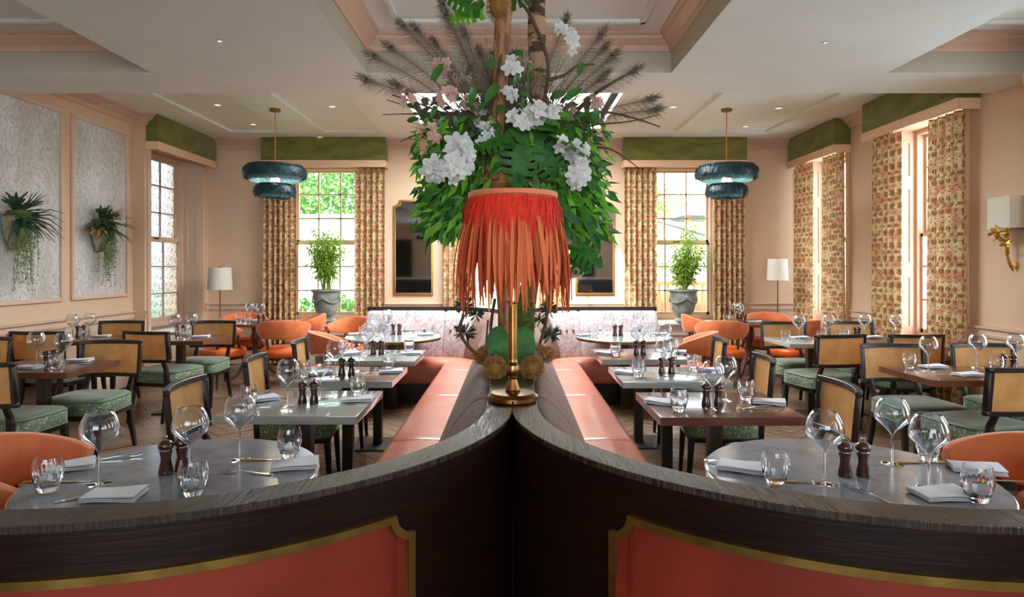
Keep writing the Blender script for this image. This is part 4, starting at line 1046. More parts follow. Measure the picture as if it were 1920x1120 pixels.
ORD = {1: ['only'], 2: ['left', 'right'], 3: ['leftmost', 'middle', 'rightmost'], 4: ['leftmost', 'second from left', 'third from left', 'rightmost']}
def put_all(lst, proto, noun, grp, tname, z=.7503, rot=0):
    order = sorted(range(len(lst)), key=lambda i: lst[i][0])
    for rank, i in enumerate(order):
        it = lst[i]; p = at(it[0], it[1], .75); o = ORD[len(lst)][rank]
        lab = '%s, %s one on %s' % (noun, o, tname)
        if o == 'only': lab = '%s on %s' % (noun, tname)
        a = R(it[2]) if len(it) > 2 else random.uniform(0, 6)
        proto.put((p.x, p.y, z), a, lab, grp)
for tn, d_ in SET.items():
    put_all(d_['w'], WG, 'clear stemmed wine glass', 'wine glasses', tn)
    put_all(d_['t'], TU, 'cut glass tumbler', 'tumblers', tn)
    put_all(d_['m'], ML, 'dark wooden salt or pepper mill', 'salt and pepper mills', tn)
    put_all(d_['n'], NK, 'folded white napkin', 'napkins', tn, z=.7545 if False else .7505)
    put_all(d_['f'], FK, 'steel fork', 'forks', tn)
    put_all(d_['k'], KN, 'steel table knife', 'knives', tn)

# ---------------------------------------------------------------- feather table lamp
lamp = thing('feather_lamp', 'brass table lamp with orange and scarlet feather shade on the divider', 'lamp', (.003, 2.33, HC + .003))
MB().lathe([(0, 0), (.088, 0), (.092, .005), (.092, .018), (.083, .024), (.078, .03), (.03, .034), (0, .034)], 48).build('base', M['brass'], lamp)
MB().lathe([(0, .034), (.026, .034), (.028, .04), (.02, .06), (.0145, .078), (.017, .084), (.014, .088), (.022, .096), (.0255, .112), (.022, .128), (.012, .136), (.018, .14), (.016, .15)], 32).build('baluster', M['brass'], lamp)
MB().lathe([(0, .15), (.0165, .15), (.0165, .352), (.021, .356), (.021, .362), (0, .362)], 28).build('column', M['brass'], lamp)
for x in (-.007, .007): MB().tube([(x, 0, .36), (x, 0, .70)], .0035, 8).build('rod', M['brass'], lamp)
b_ = MB().lathe([(.155, .50), (.158, .74), (.156, .74), (.153, .50)], 40, close=False); b_.build('shade', M['feather_orange'], lamp, angle=60)
MB().lathe([(.157, .736), (.163, .738), (.163, .752), (.157, .755)], 48, close=False).build('braid', M['orange_nap'], lamp)
b_ = MB()
for k in range(4): a = k * PI / 2; b_.tube([(0, 0, .70), (.155 * math.cos(a), .155 * math.sin(a), .74)], .002, 6)
b_.build('shade_carrier', M['brass'], lamp)
MB().tube([(0, -.088, .012), (0, -.105, .01), (0, -.13, -.001), (0, -.18, -.3), (0, -.19, -.9)], .004, 6).build('cord', M['cable'], lamp)
MB().lathe([(0, .55), (.02, .56), (.03, .6), (.02, .64), (0, .65)], 16).build('bulb', M['bulb'], lamp)
def feather_mesh(L, w_, m, name='feather', taper=.6, blunt=.3, curl=.02):
    N = 8
    def prof(v): return w_ * (.45 + .55 * math.sin(min(1, v * 1.6) * PI / 2)) * (1 - max(0, (v - .55) / .45) ** 1.6 * (1 - blunt))
    def f(u, v): return ((u - .5) * prof(v) * 2, -curl * math.sin(v * PI) + .25 * w_ * (1 - (2 * u - 1) ** 2), -v * L)
    b_ = MB().slab(4, N, f, lambda u, v: (f(u, v)[0], f(u, v)[1] + .0012, f(u, v)[2]))
    return b_.mesh(name, m, angle=70)
fms = [feather_mesh(L, w_, M['feather_orange'], curl=c_) for L, w_, c_ in ((.33, .0095, .015), (.29, .008, .01), (.35, .0075, .02), (.25, .008, .0), (.38, .007, .01), (.31, .006, -.02))]
for k in range(150):
    a = 2 * PI * k / 150 + random.uniform(-.03, .03); r_ = .163 + random.uniform(-.003, .004)
    o = link('feather', fms[random.randrange(6)], lamp, (r_ * math.cos(a), r_ * math.sin(a), .70 + random.uniform(-.01, .02)))
    tilt = random.uniform(.02, .17); o.rotation_euler = Matrix.Rotation(a + PI / 2, 4, 'Z').to_euler(); o.rotation_euler.x = -tilt; o.rotation_euler.y = random.uniform(-.09, .09)
b_ = MB()
for k in range(900):
    a = random.uniform(0, 2 * PI); z = .735 - random.random() ** 1.2 * .035; L = random.uniform(.07, .155); r_ = .166; r1 = r_ + random.uniform(.004, .018); w_ = random.uniform(.002, .0045)
    t_ = Vector((-math.sin(a), math.cos(a), 0)); o_ = Vector((math.cos(a), math.sin(a), 0)); sl = random.uniform(-.02, .02)
    p0 = o_ * r_ + Vector((0, 0, z)); p1 = o_ * r1 + Vector((0, 0, z - L * .35)) + t_ * sl * .5; p2 = o_ * (r1 + random.uniform(-.004, .006)) + Vector((0, 0, z - L)) + t_ * sl
    b_.add([p0 - t_ * w_ * .7, p0 + t_ * w_ * .7, p1 + t_ * w_, p2, p1 - t_ * w_], [(0, 1, 2, 4), (4, 2, 3)])
tag(b_.build('fringe', M['feather_red'], lamp, smooth=False, recalc=False), 'scarlet feather fringe', kind='stuff')

# ---------------------------------------------------------------- feather pendants
def pendant(x, y, label):
    t = thing('feather_pendant', label, 'pendant lamp', (x, y, 0), 0, 'feather pendant lamps')
    MB().lathe([(0, H_B), (.065, H_B), (.065, H_B - .02), (.06, H_B - .028), (0, H_B - .03)][::-1], 24).build('canopy', M['brass_dull'], t)
    MB().tube([(0, 0, H_B - .02), (0, 0, 2.70)], .006, 8).build('rod', M['feather_orange'], t)
    MB().tube([(0, 0, 2.70), (0, 0, 2.38)], .009, 8).build('stem', M['brass'], t)
    MB().lathe([(.0, 2.50), (.04, 2.51), (.06, 2.535), (.055, 2.57), (.02, 2.60), (0, 2.6)], 20).build('bulb', M['bulb'], t)
    for r_, z1, h in ((.36, 2.735, .175), (.235, 2.505, .155)):
        b_ = MB().lathe([(r_ - .02, z1 - h + .03), (r_ - .005, z1 - h * .5), (r_ - .03, z1), (0.02, z1 + .004), (0.02, z1 - .004), (r_ - .045, z1 - .008), (r_ - .02, z1 - h * .5), (r_ - .032, z1 - h + .03)], 40, close=False)
        sh = b_.build('shade', M['feather_dark'], t, angle=60)
        f = MB(); g_ = MB(); n = int(r_ * 3600)
        for k in range(n):
            a = random.uniform(0, 2 * PI); o_ = Vector((math.cos(a), math.sin(a), 0)); t_ = Vector((-math.sin(a), math.cos(a), 0))
            L = h * random.uniform(.7, 1.0); zz = z1 - random.uniform(0, .03); w_ = random.uniform(.0035, .007); sl = random.uniform(-.03, .03); bu = random.uniform(.012, .026)
            pts = [o_ * (r_ - .04) + Vector((0, 0, zz + .004)), o_ * (r_ + bu * .5) + Vector((0, 0, zz - L * .25)), o_ * (r_ + bu) + Vector((0, 0, zz - L * .6)) + t_ * sl * .5, o_ * (r_ + bu * .4) + Vector((0, 0, zz - L)) + t_ * sl]
            f.add([pts[0] - t_ * w_ * .6, pts[0] + t_ * w_ * .6, pts[1] + t_ * w_, pts[2] + t_ * w_, pts[3], pts[2] - t_ * w_, pts[1] - t_ * w_], [(0, 1, 2, 6), (6, 2, 3, 5), (5, 3, 4)])
            if k % 2 == 0:
                r2 = r_ - .03; L2 = .06 * random.uniform(.6, 1.2); p = o_ * r2 + Vector((0, 0, z1 - h + .05)); q = o_ * (r2 - .03) + Vector((0, 0, z1 - h + .05 - L2)) + t_ * sl
                g_.add([p - t_ * .012, p + t_ * .012, q + t_ * .008, q - t_ * .008], [(0, 1, 2, 3)])
        tag(f.build('feathers', M['feather_dark'], sh, smooth=False, recalc=False), kind='stuff')
        tag(g_.build('inner_feathers', M['feather_pale'], sh, smooth=False, recalc=False), 'pale teal underside feathers', kind='stuff')
    return t
pendant(-2.92, 7.89, 'two-tier dark teal feather pendant hanging at left')
pendant(2.645, 7.89, 'two-tier dark teal feather pendant hanging at right')
pendant(-2.8, -.8, 'feather pendant behind the photographer, left'); pendant(2.7, -.8, 'feather pendant behind the photographer, right')  # out of view, added to carry fill light for the front ceiling
for x, y in ((-2.92, 7.89), (2.645, 7.89), (-2.8, -.8), (2.7, -.8)):  # the pair behind the camera is added fill
    ld = bpy.data.lights.new('pendant_light', 'POINT'); ld.energy = 9; ld.color = (1, .86, .68); ld.shadow_soft_size = .06
    lo = bpy.data.objects.new('pendant_light', ld); COL.objects.link(lo); lo.location = (x, y, 2.64)

# ---------------------------------------------------------------- floor lamps and wall sconce
def floor_lamp(x, y, z0, z1, r0, r1, label):
    t = thing('floor_lamp', label, 'lamp', (x, y, 0), 0, 'floor lamps')
    MB().lathe([(0, 0), (.13, 0), (.135, .008), (.12, .02), (.02, .026), (0, .026)], 28).build('base', M['brass_dull'], t)
    MB().tube([(0, 0, .02), (0, 0, z1 - .02)], .008, 8).build('pole', M['brass_dull'], t)
    MB().lathe([(r0, z0), (r1, z1), (r1 - .004, z1), (r0 - .004, z0)], 36, close=False).build('lamp_shade', M['shade'], t, angle=60)
    MB().lathe([(0, z1 - .01), (.012, z1 - .008), (.012, z1 + .01), (.005, z1 + .02), (0, z1 + .022)], 12).build('finial', M['brass_dull'], t)
floor_lamp(-4.22, 9.25, 1.155, 1.475, .17, .155, 'floor lamp with ivory drum shade in the far left corner')
floor_lamp(3.84, 9.25, 1.29, 1.60, .15, .135, 'floor lamp with ivory shade beside curtain in far right corner')
sc = thing('wall_sconce', 'gilt branch wall sconce with square ivory shade on right wall', 'lamp', (XR, 5.62, 0))
b_ = MB()
b_ = MB()
for q in ((-.15, -.147, -.13, .13), (-.03, -.027, -.13, .13), (-.147, -.03, -.13, -.127), (-.147, -.03, .127, .13)): b_.span(*q, 1.825, 2.1)
b_.build('lamp_shade', M['shade'], sc, smooth=False)
b_ = MB(); b_.tube([(-.02, 0, 1.45), (-.05, -.01, 1.5), (-.07, .01, 1.6), (-.075, 0, 1.72), (-.08, 0, 1.88)], [.006, .014, .011, .014, .006], 8)
b_.tube([(-.07, .01, 1.66), (-.1, .05, 1.72), (-.14, .07, 1.78)], [.009, .008, .005], 6); b_.tube([(-.06, 0, 1.6), (-.11, -.06, 1.66), (-.15, -.08, 1.68)], [.009, .008, .005], 6)
b_.tube([(-.1, 0, 1.72), (-.17, -.02, 1.76), (-.2, -.05, 1.8)], [.009, .008, .006], 6)
b_.build('stem', M['gold'], sc)
def petal_ring(mb, c, axis, n, r_, w_, cup=.3, ph=0):
    axis = Vector(axis).normalized(); u = axis.orthogonal().normalized(); v = axis.cross(u); c = Vector(c)
    for k in range(n):
        a = 2 * PI * k / n + ph; d_ = u * math.cos(a) + v * math.sin(a); s_ = axis.cross(d_)
        p1 = c + d_ * r_ * .5 + axis * r_ * cup * .4; p2 = c + d_ * r_ + axis * r_ * cup
        mb.add([c, p1 + s_ * w_, p2 + s_ * w_ * .55, c + d_ * r_ * 1.12 + axis * r_ * cup * .8, p2 - s_ * w_ * .55, p1 - s_ * w_, p1 + axis * r_ * .08], [(0, 1, 6), (0, 6, 5), (1, 2, 6), (6, 4, 5), (6, 2, 3), (6, 3, 4)])
for c_, ax in (((-.12, .03, 1.74), (-.7, .3, .5)), ((-.11, -.05, 1.78), (-.7, -.3, .2)), ((-.14, .07, 1.78), (-.5, .6, .5)), ((-.15, -.08, 1.69), (-.6, -.6, .3)), ((-.2, -.05, 1.8), (-.9, -.1, .4)), ((-.12, 0, 1.78), (-.2, 0, 1))):
    b_ = MB(); petal_ring(b_, c_, ax, 5, .045, .018, .6); b_.build('gilt_flower', M['gold'], sc, recalc=False)
MB().lathe([(0, 0), (.03, 0), (.025, .01), (0, .014)], 16, m=Matrix.Rotation(-PI / 2, 3, 'Y')).build('wall_plate', M['gold'], sc, loc=(0, 0, 1.5))

# ---------------------------------------------------------------- mirrors
def mirror(x0, x1, z0, z1, label):
    t = thing('wall_mirror', label, 'mirror', ((x0 + x1) / 2, YF, 0), 0, 'gilt framed mirrors'); h = (x1 - x0) / 2; c = .09
    def outline(e):
        hh = h - e; top = z1 - e; P = [(-hh, z0 + e), (hh, z0 + e), (hh, top - c)]
        P += [(hh - c + c * math.sin(a) if False else hh - c * (math.sin(a)), top - c + c * (1 - math.cos(a)) * 1.0) for a in [R(q) for q in (15, 30, 45, 60, 75, 90)]]
        P += [(-x, z) for x, z in P[2:][::-1]]
        return P
    o_, i_ = outline(0), outline(.028); n = len(o_)
    vs = [(x, -.03, z) for x, z in o_] + [(x, -.036, z) for x, z in i_] + [(x, 0, z) for x, z in o_] + [(x, -.012, z) for x, z in i_]
    fs = []
    for k in range(n):
        q = (k + 1) % n; fs += [(k, q, n + q, n + k), (k, 2 * n + k, 2 * n + q, q), (n + k, n + q, 3 * n + q, 3 * n + k)]
    MB().add(vs, fs).build('frame', M['gold'], t, angle=40)
    MB().add([(x, -.014, z) for x, z in i_] + [(x, -.004, z) for x, z in i_], [tuple(range(n)), tuple(range(n, 2 * n))] + [(k, (k + 1) % n, n + (k + 1) % n, n + k) for k in range(n)]).build('glass', M['mirror'], t, smooth=False)
mirror(-1.81, -1.205, 1.06, 2.51, 'tall gilt framed mirror left of the flower tower')
mirror(.97, 1.57, 1.06, 2.44, 'tall gilt framed mirror right of the flower tower')
# rear bar that the mirrors reflect
t = thing('back_bar', 'dark bar counter and shelving at the rear, seen in the mirrors', 'bar', (0, 0, 0))
MB().span(-4.3, -2.6, -3.3, -2.7, 0, 1.05).build('counter', M['steel_grey'], t, bevel=.01); MB().span(-4.35, -2.55, -3.35, -2.65, 1.05, 1.09).build('worktop', M['white'], t, bevel=.005)
MB().span(-4.4, -3.75, -4.48, -4.2, 0, 2.5).build('cabinet', M['dark'], t, bevel=.01)
MB().span(2.3, 4.1, -3.3, -2.7, 0, 1.05).build('counter', M['steel_grey'], t, bevel=.01); MB().span(2.25, 4.15, -3.35, -2.65, 1.05, 1.09).build('worktop', M['white'], t, bevel=.005)
MB().span(2.3, 3.1, -4.48, -4.3, 0, 2.2).build('cabinet', M['dark'], t, bevel=.01)

# ---------------------------------------------------------------- ceiling downlights
for k, (px, py) in enumerate(((408, 202), (623, 205), (475, 238), (600, 257), (412, 76), (1262, 206), (1460, 208), (1398, 242), (1290, 259), (1548, 79))):
    h = H_B if py > 175 else H_L
    y = F * (h - EYE) / (500 - py); x = (px - 960) * y / F; r_ = .05 if py > 175 else .022
    if h == H_B and any(a < x < c and 5.9 < y < 9.25 for a, c in pan): h += .035
    t = thing('ceiling_downlight', 'small round downlight in the ceiling, %s one counted from the left' % ['second', 'fourth', 'third', 'fifth', 'first small', 'sixth', 'ninth', 'eighth', 'seventh', 'last small'][k], 'downlight', (x, y, h), 0, 'recessed downlights')
    MB().lathe([(r_ * .7, -.001), (r_ * .75, -.006), (r_, -.004), (r_ * 1.02, 0)], 20, close=False).build('ring', M['white'] if r_ > .03 else M['chrome'], t)
    MB().lathe([(0, -.002), (r_ * .72, -.002), (r_ * .72, -.0005), (0, -.0005)], 16).build('lens', M['spot'], t)

# ---------------------------------------------------------------- urns with bamboo on the sills
def urn_plant(x, y, label_u, label_p, seed):
    rnd = random.Random(seed)
    u = thing('stone_urn', label_u, 'urn', (x, y, SB), 0, 'grey urns on the window sills')
    MB().lathe([(0, 0), (.135, 0), (.14, .012), (.13, .03), (.095, .045), (.09, .06), (.13, .10), (.165, .17), (.185, .27), (.195, .38), (.20, .44), (.225, .455), (.228, .475), (.215, .485), (.19, .48), (.185, .44), (0, .44)], 40).build('bowl', M['stone'], u)
    for k in range(4):
        a0 = k * PI / 2 - PI / 2; b_ = MB(); pts = [(.203 * math.cos(a0 + s_ * PI / 2), .203 * math.sin(a0 + s_ * PI / 2), .36 - .075 * math.sin(s_ * PI)) for s_ in [i / 10 for i in range(11)]]
        b_.tube(pts, [.008 + .006 * math.sin(i / 10 * PI) for i in range(11)], 7).build('swag', M['stone'], u)
        MB().lathe([(0, -.012), (.022, -.008), (.026, 0), (.022, .008), (0, .012)], 12, c=(.2 * math.cos(a0), .2 * math.sin(a0), .37), m=Matrix.Rotation(a0, 3, 'Z') @ Matrix.Rotation(PI / 2, 3, 'Y')).build('rosette', M['stone'], u)
    MB().lathe([(0, .445), (.185, .445), (0, .46)], 20).build('soil', M['soil'], u)
    p = thing('potted_bamboo', label_p, 'plant', (x, y, SB + .45), 0, 'bamboo plants on the window sills')
    lv = MB()
    for k in range(22):
        a = rnd.uniform(0, 2 * PI); h = rnd.uniform(.45, 1.02); sp = rnd.uniform(.04, .40) * (1.25 - h * .5)
        pts = [Vector((.05 * math.cos(a), .05 * math.sin(a), 0)), Vector((.35 * sp * math.cos(a), .35 * sp * math.sin(a), h * .35)), Vector((.7 * sp * math.cos(a), .7 * sp * math.sin(a), h * .7)), Vector((sp * math.cos(a), sp * math.sin(a), h))]
        MB().tube(pts, [.008, .006, .005, .002], 6).build('stem', M['fence'] if k % 3 == 0 else M['leaf_bamboo'], p)
        for j in range(170):
            s_ = rnd.uniform(.28, 1.0); q = s_ * 3; i = min(2, int(q)); c_ = pts[i].lerp(pts[i + 1], q - i)
            b1 = rnd.uniform(0, 2 * PI); d_ = Vector((math.cos(b1), math.sin(b1), rnd.uniform(-.5, .5))).normalized(); c_ = c_ + d_ * rnd.uniform(0, .13); L = rnd.uniform(.05, .11)
            s2 = d_.cross(Vector((0, 0, 1))).normalized() * L * .12; e = c_ + d_ * L + Vector((0, 0, -L * .35)); m_ = c_ + d_ * L * .45 + Vector((0, 0, -L * .02))
            lv.add([c_, m_ + s2, e, m_ - s2], [(0, 1, 2, 3)])
    tag(lv.build('foliage', M['leaf_bamboo'], p, smooth=False, recalc=False), kind='stuff')
urn_plant(-2.82, 9.72, 'grey green swagged urn on the left window sill', 'feathery green bamboo plant in the left sill urn', 3)
urn_plant(2.60, 9.72, 'light grey swagged urn on the right window sill', 'feathery green bamboo plant in the right sill urn', 4)

# ---------------------------------------------------------------- staghorn ferns in wall baskets
def frond(mb, base, d_, L, w_, rnd, forks=3, droop=.4):
    d_ = Vector(d_).normalized(); up = Vector((0, 0, 1)); s_ = d_.cross(up)
    s_ = s_.normalized() if s_.length > .1 else Vector((0, 1, 0)); n_ = s_.cross(d_)
    def spine(t_): return Vector(base) + d_ * L * t_ - up * droop * L * t_ * t_
    pts = [(0, .25), (.2, .6), (.45, 1), (.65, 1.25)]
    l = []; r_ = []
    for t_, k in pts: l.append(spine(t_) - s_ * w_ * k * .5); r_.append(spine(t_) + s_ * w_ * k * .5)
    mid = [spine(t_) - n_ * w_ * .12 for t_, k in pts]; vs = []
    for a, m_, c_ in zip(l, mid, r_): vs += [a, m_, c_]
    mb.add(vs, [q for i in range(3) for q in ((i * 3, i * 3 + 1, i * 3 + 4, i * 3 + 3), (i * 3 + 1, i * 3 + 2, i * 3 + 5, i * 3 + 4))])
    for f in range(forks):
        k = (f - (forks - 1) / 2) / max(1, (forks - 1) / 2) if forks > 1 else 0
        b0 = spine(.62) + s_ * w_ * .5 * k; dr = (d_ + s_ * k * .55).normalized(); Lf = L * rnd.uniform(.35, .55); w2 = w_ * .28
        m1 = b0 + dr * Lf * .5 - up * droop * Lf * .3; e = b0 + dr * Lf - up * droop * Lf * .9
        mb.add([b0 - s_ * w2, b0 + s_ * w2, m1 + s_ * w2 * .9, e + s_ * w2 * .3, e - s_ * w2 * .3, m1 - s_ * w2 * .9], [(0, 1, 2, 5), (5, 2, 3, 4)])
def wall_fern(y, z, label, seed, gold=False):
    rnd = random.Random(seed)
    t = thing('wall_planter', label, 'wall planter', (XL + .03, y, z), 0, 'staghorn ferns on the left wall')
    MB().lathe([(.005, -.32), (.05, -.30), (.11, -.17), (.15, 0), (.155, .01), (.13, .01), (.0, -.02)], 24, m=Matrix.Diagonal((1, 1.0, 1)), a0=-PI / 2, a1=PI / 2, close=False, c=(0, 0, -.02)).build('basket', mat('woven_basket', C('#a39a80'), .9, col2=C('#857a5f'), nscale=30, bump=.5, bscale=60) if 'basket' not in M else M['basket'], t)
    MB().lathe([(0, .0), (.12, -.03), (.1, .04), (.0, .07)], 16).build('moss', M['moss_green'], t, loc=(.06, 0, 0))
    for k in range(30):
        a = rnd.uniform(-1.3, 1.3); el = rnd.uniform(-.5, 1.25)
        d_ = (math.cos(a) * math.cos(el) * .8 + .1, math.sin(a) * math.cos(el) * 1.0, math.sin(el)); mb = MB()
        frond(mb, (.05, math.sin(a) * .04, .02), d_, rnd.uniform(.2, .34), rnd.uniform(.045, .085), rnd, rnd.choice((2, 3, 3)), rnd.uniform(.1, .7))
        mb.build('frond', M['fern_gold'] if gold and k in (3, 11, 17) else M['fern_grey'] if k % 3 == 0 else M['fern'], t, recalc=False)
    if not gold:
        for k in range(4):
            mb = MB(); frond(mb, (.08, -.05, .03), (.35, .9 if k < 0 else -.3, .15), .2, .03, rnd); 
            mb = MB(); mb.tube([(.08, .1, 0), (.15, .28, .08 - k * .05), (.2, .42, .05 - k * .09)], [.01, .007, .002], 5); mb.build('runner', M['fern_grey'], t)
    tr = MB()
    for k in range(46):
        x, yy = rnd.uniform(.06, .17), rnd.uniform(-.07, .11); L = rnd.uniform(.25, .72); p = Vector((x, yy, -.02)); pts = [p.copy()]
        for j in range(7): p = p + Vector((rnd.uniform(-.012, .012), rnd.uniform(-.018, .018), -L / 7)); pts.append(p.copy())
        tr.tube(pts, .0022, 3, cap=False)
        for q in pts[1:]:
            for _ in range(4):
                d_ = Vector((rnd.gauss(0, 1), rnd.gauss(0, 1), rnd.gauss(0, .6))).normalized() * .022; s_ = d_.orthogonal().normalized() * .004; tr.add([q, q + d_ * .5 + s_, q + d_, q + d_ * .5 - s_], [(0, 1, 2, 3)])
    tag(tr.build('trailing_stems', M['trail'], t, smooth=False, recalc=False), kind='stuff')
M['basket'] = mat('woven_basket', C('#a39a80'), .9, col2=C('#857a5f'), nscale=30, bump=.5, bscale=60)
wall_fern(6.12, 1.98, 'staghorn fern in wall basket on the left wallpaper panel', 5)
wall_fern(7.38, 1.99, 'staghorn fern with golden fronds on the right wallpaper panel', 8, True)

# ---------------------------------------------------------------- flower tower
rnd = random.Random(21)
ft = thing('flower_tower', 'tall arrangement of branches, white flowers and peacock feathers on divider', 'flower arrangement', (0, 3.35, HC))
BASE = Vector((0, 3.35, HC))
def L_(v): return Vector(v) - BASE
def P(px, py, y=3.35): return L_(pd(px, py, y))
def smooth(pts, k=4):
    P_ = [Vector(q) for q in pts]; out = []
    for i in range(len(P_) - 1):
        p0, p1, p2, p3 = P_[max(i - 1, 0)], P_[i], P_[i + 1], P_[min(i + 2, len(P_) - 1)]
        for j in range(k):
            s_ = j / k; out.append(.5 * ((2 * p1) + (p2 - p0) * s_ + (2 * p0 - 5 * p1 + 4 * p2 - p3) * s_ ** 2 + (3 * p1 - p0 - 3 * p2 + p3) * s_ ** 3))
    out.append(P_[-1]); return out
def branch(pts, r0, r1, m, name='branch', n=10, wob=0):
    p = smooth(pts, 6); k = len(p)
    return MB().tube(p, [(r0 + (r1 - r0) * i / (k - 1)) * (1 + wob * math.sin(i * 1.7)) for i in range(k)], n).build(name, m, ft)
branch([P(948, -220, 3.3), P(944, 0, 3.3), P(938, 150, 3.3), P(930, 330, 3.3), P(945, 560, 3.3), P(948, 672, 3.3)], .043, .036, M['trunk'], 'trunk', 14, .04)
branch([P(1008, -220, 3.5), P(1006, 0, 3.5), P(1008, 180, 3.5), P(1012, 380, 3.5), P(992, 560, 3.5), P(985, 662, 3.5)], .052, .040, M['birch'], 'trunk', 14, .04)
for pts, r0, r1 in (([P(925, 350), P(905, 300, 3.25), P(922, 240), P(935, 130, 3.25), P(950, 60)], .012, .008), ([P(1045, 350, 3.4), P(1040, 290, 3.4), P(1020, 215, 3.4), P(1028, 120, 3.4), P(1000, 40, 3.4), P(975, 0)], .013, .008),
                    ([P(1035, 340), P(1038, 300), P(1027, 270)], .013, .01), ([P(1075, 231), P(1100, 215), P(1135, 210), P(1190, 222), P(1238, 238)], .012, .003),
                    ([P(1060, 250), P(1110, 235), P(1180, 228), P(1236, 215)], .007, .002), ([P(1030, 150), P(1060, 140), P(1080, 125), P(1115, 120)], .011, .005),
                    ([P(1055, 235), P(1100, 190), P(1140, 160), P(1196, 128)], .014, .004), ([P(1062, 260), P(1090, 262), P(1135, 246)], .005, .002), ([P(1117, 276), P(1150, 282), P(1199, 316)], .008, .002),
                    ([P(751, 266), P(775, 255), P(800, 250)], .002, .007), ([P(735, 178), P(790, 196), P(850, 222), P(880, 250)], .003, .009), ([P(717, 215), P(780, 214), P(830, 222)], .002, .005),
                    ([P(724, 187), P(780, 205), P(850, 235)], .002, .005), ([P(1060, 390), P(1070, 420), P(1078, 452)], .009, .009), ([P(783, 243), P(860, 235), P(905, 250)], .004, .007),
                    ([P(870, 590), P(862, 620), P(878, 650), P(905, 672)], .008, .009), ([P(1026, 540), P(1024, 600), P(1010, 650), P(1000, 668)], .008, .010), ([P(915, 600), P(912, 650), P(918, 672)], .005, .006), ([P(928, 560), P(920, 620), P(930, 668)], .008, .008), ([P(1020, 620), P(1030, 560), P(1022, 480)], .009, .006)):
    branch(pts, r0, r1, M['twig'], 'branch', 7, .08)
for c_, lab in (((928, 332, 3.25), 1), ((1040, 338, 3.3), 1)):
    p = P(*c_); MB().lathe([(0, -.03), (.024, -.03), (.028, -.02), (.028, .02), (.022, .03), (0, .032)], 14, c=p, m=Matrix.Rotation(R(75), 3, 'X')).build('cut_branch', M['trunk'], ft)
def fuzz(mb, c, r_, n, L=.02, w_=.002, sq=(1, 1, 1)):
    for _ in range(n):
        v = Vector((rnd.gauss(0, 1), rnd.gauss(0, 1), rnd.gauss(0, 1))).normalized(); p = Vector(c) + Vector((v.x * r_ * sq[0], v.y * r_ * sq[1], v.z * r_ * sq[2])) * rnd.uniform(.75, 1)
        d_ = (v + Vector((rnd.gauss(0, 1), rnd.gauss(0, 1), rnd.gauss(0, 1))) * .7).normalized() * L; s_ = d_.orthogonal().normalized() * w_; mb.add([p - s_, p + s_, p + d_], [(0, 1, 2)])
def mossball(c, r_, m, n=500, sq=(1, 1, 1), L=.022, parent=None, name='moss'):
    mb = MB(); mb.lathe([(0, -r_ * .8 * sq[2])] + [(r_ * .78 * math.cos(a) * sq[0], r_ * .78 * math.sin(a) * sq[2]) for a in [R(q) for q in (-60, -30, 0, 30, 60)]] + [(0, r_ * .8 * sq[2])], 10, c=c)
    fuzz(mb, c, r_, n, L, .0022, sq); return tag(mb.build(name, m, parent if parent is not None else ft, smooth=False, recalc=False), kind='stuff')
mossball(P(937, 12, 3.3), .07, M['moss'], 700, (1, 1, 1.3)); mossball(P(935, 335, 3.3), .085, M['moss'], 900, (1.2, 1, .9)); mossball(P(1030, 335, 3.4), .085, M['moss'], 900, (1.3, 1, .8)); mossball(P(985, 345, 3.4), .09, M['moss'], 700, (1.5, 1, .6))
mossball(P(982, 600, 3.4), .05, M['moss_green'], 1500, (1, 1, 4.2), .03)
# mossy logs lying on the planter
for k, (px0, py0, px1, py1, lab) in enumerate(((928, 706, 922, 640, 'left'), (998, 706, 1000, 640, 'right'))):
    a = Vector(((px0 - 960) * 2.78 / F, 2.78, 1.05)); b2 = Vector(((px1 - 960) * 3.55 / F, 3.55, 1.05)); lo = thing('mossy_log', 'moss ended log on the %s behind the brass lamp' % lab, 'log', tuple(a), 0, 'mossy logs')
    d_ = b2 - a; MB().tube([(0, 0, 0), d_ * .3 + Vector((.004, 0, .002)), d_ * .7, d_], [.042, .04, .038, .036], 14).build('bark', M['birch'], lo)
    mossball((0, .0, 0), .048, M['moss'], 2200, (1, .6, 1), .015, lo, 'moss_end')
    mossball(tuple(d_ * .45 + Vector((.03 * (-1 if k == 0 else 1), 0, .025))), .04, M['moss'], 500, (.8, 2.5, .7), .02, lo, 'moss_patch')
# leaves
def heart_leaf(w_, L, m, notch=0, name='leaf', fold=.15, droop=.3):
    n = 22; vs = [(0, 0, 0)]; rim = []
    for i in range(n + 1):
        t_ = i / n; x = math.sin(t_ * PI) ** .75 * w_ * (1 - .25 * t_) * (1 if t_ < 1 else 1); y = -L * .18 * math.sin(min(1, t_ * 3.2) * PI) * (1 if t_ < .31 else 0) + L * t_
        rim.append((x, y, t_))
    mb = MB()
    for sx in (-1, 1):
        for i in range(n):
            (x0, y0, t0), (x1, y1, t1) = rim[i], rim[i + 1]
            if notch and i % notch == notch - 1 and .1 < t0 < .9: x0 *= .42; x1 *= .42
            def q(x, y): yy = y / L; return (sx * x, y, fold * x * (1 - .6 * x / w_) - droop * L * yy * abs(yy) + .0)
            m0, m1 = q(0, max(0, t0) * L), q(0, t1 * L)
            mb.add([m0, q(x0, y0), q(x1, y1), m1], [(0, 1, 2, 3) if sx > 0 else (3, 2, 1, 0)])
    return mb.mesh(name, m, merge=True, recalc=False, angle=80)
MON = heart_leaf(.14, .30, M['leaf_dark'], 3, 'monstera_leaf'); MON2 = heart_leaf(.13, .30, M['leaf_bright'], 3, 'monstera_leaf')

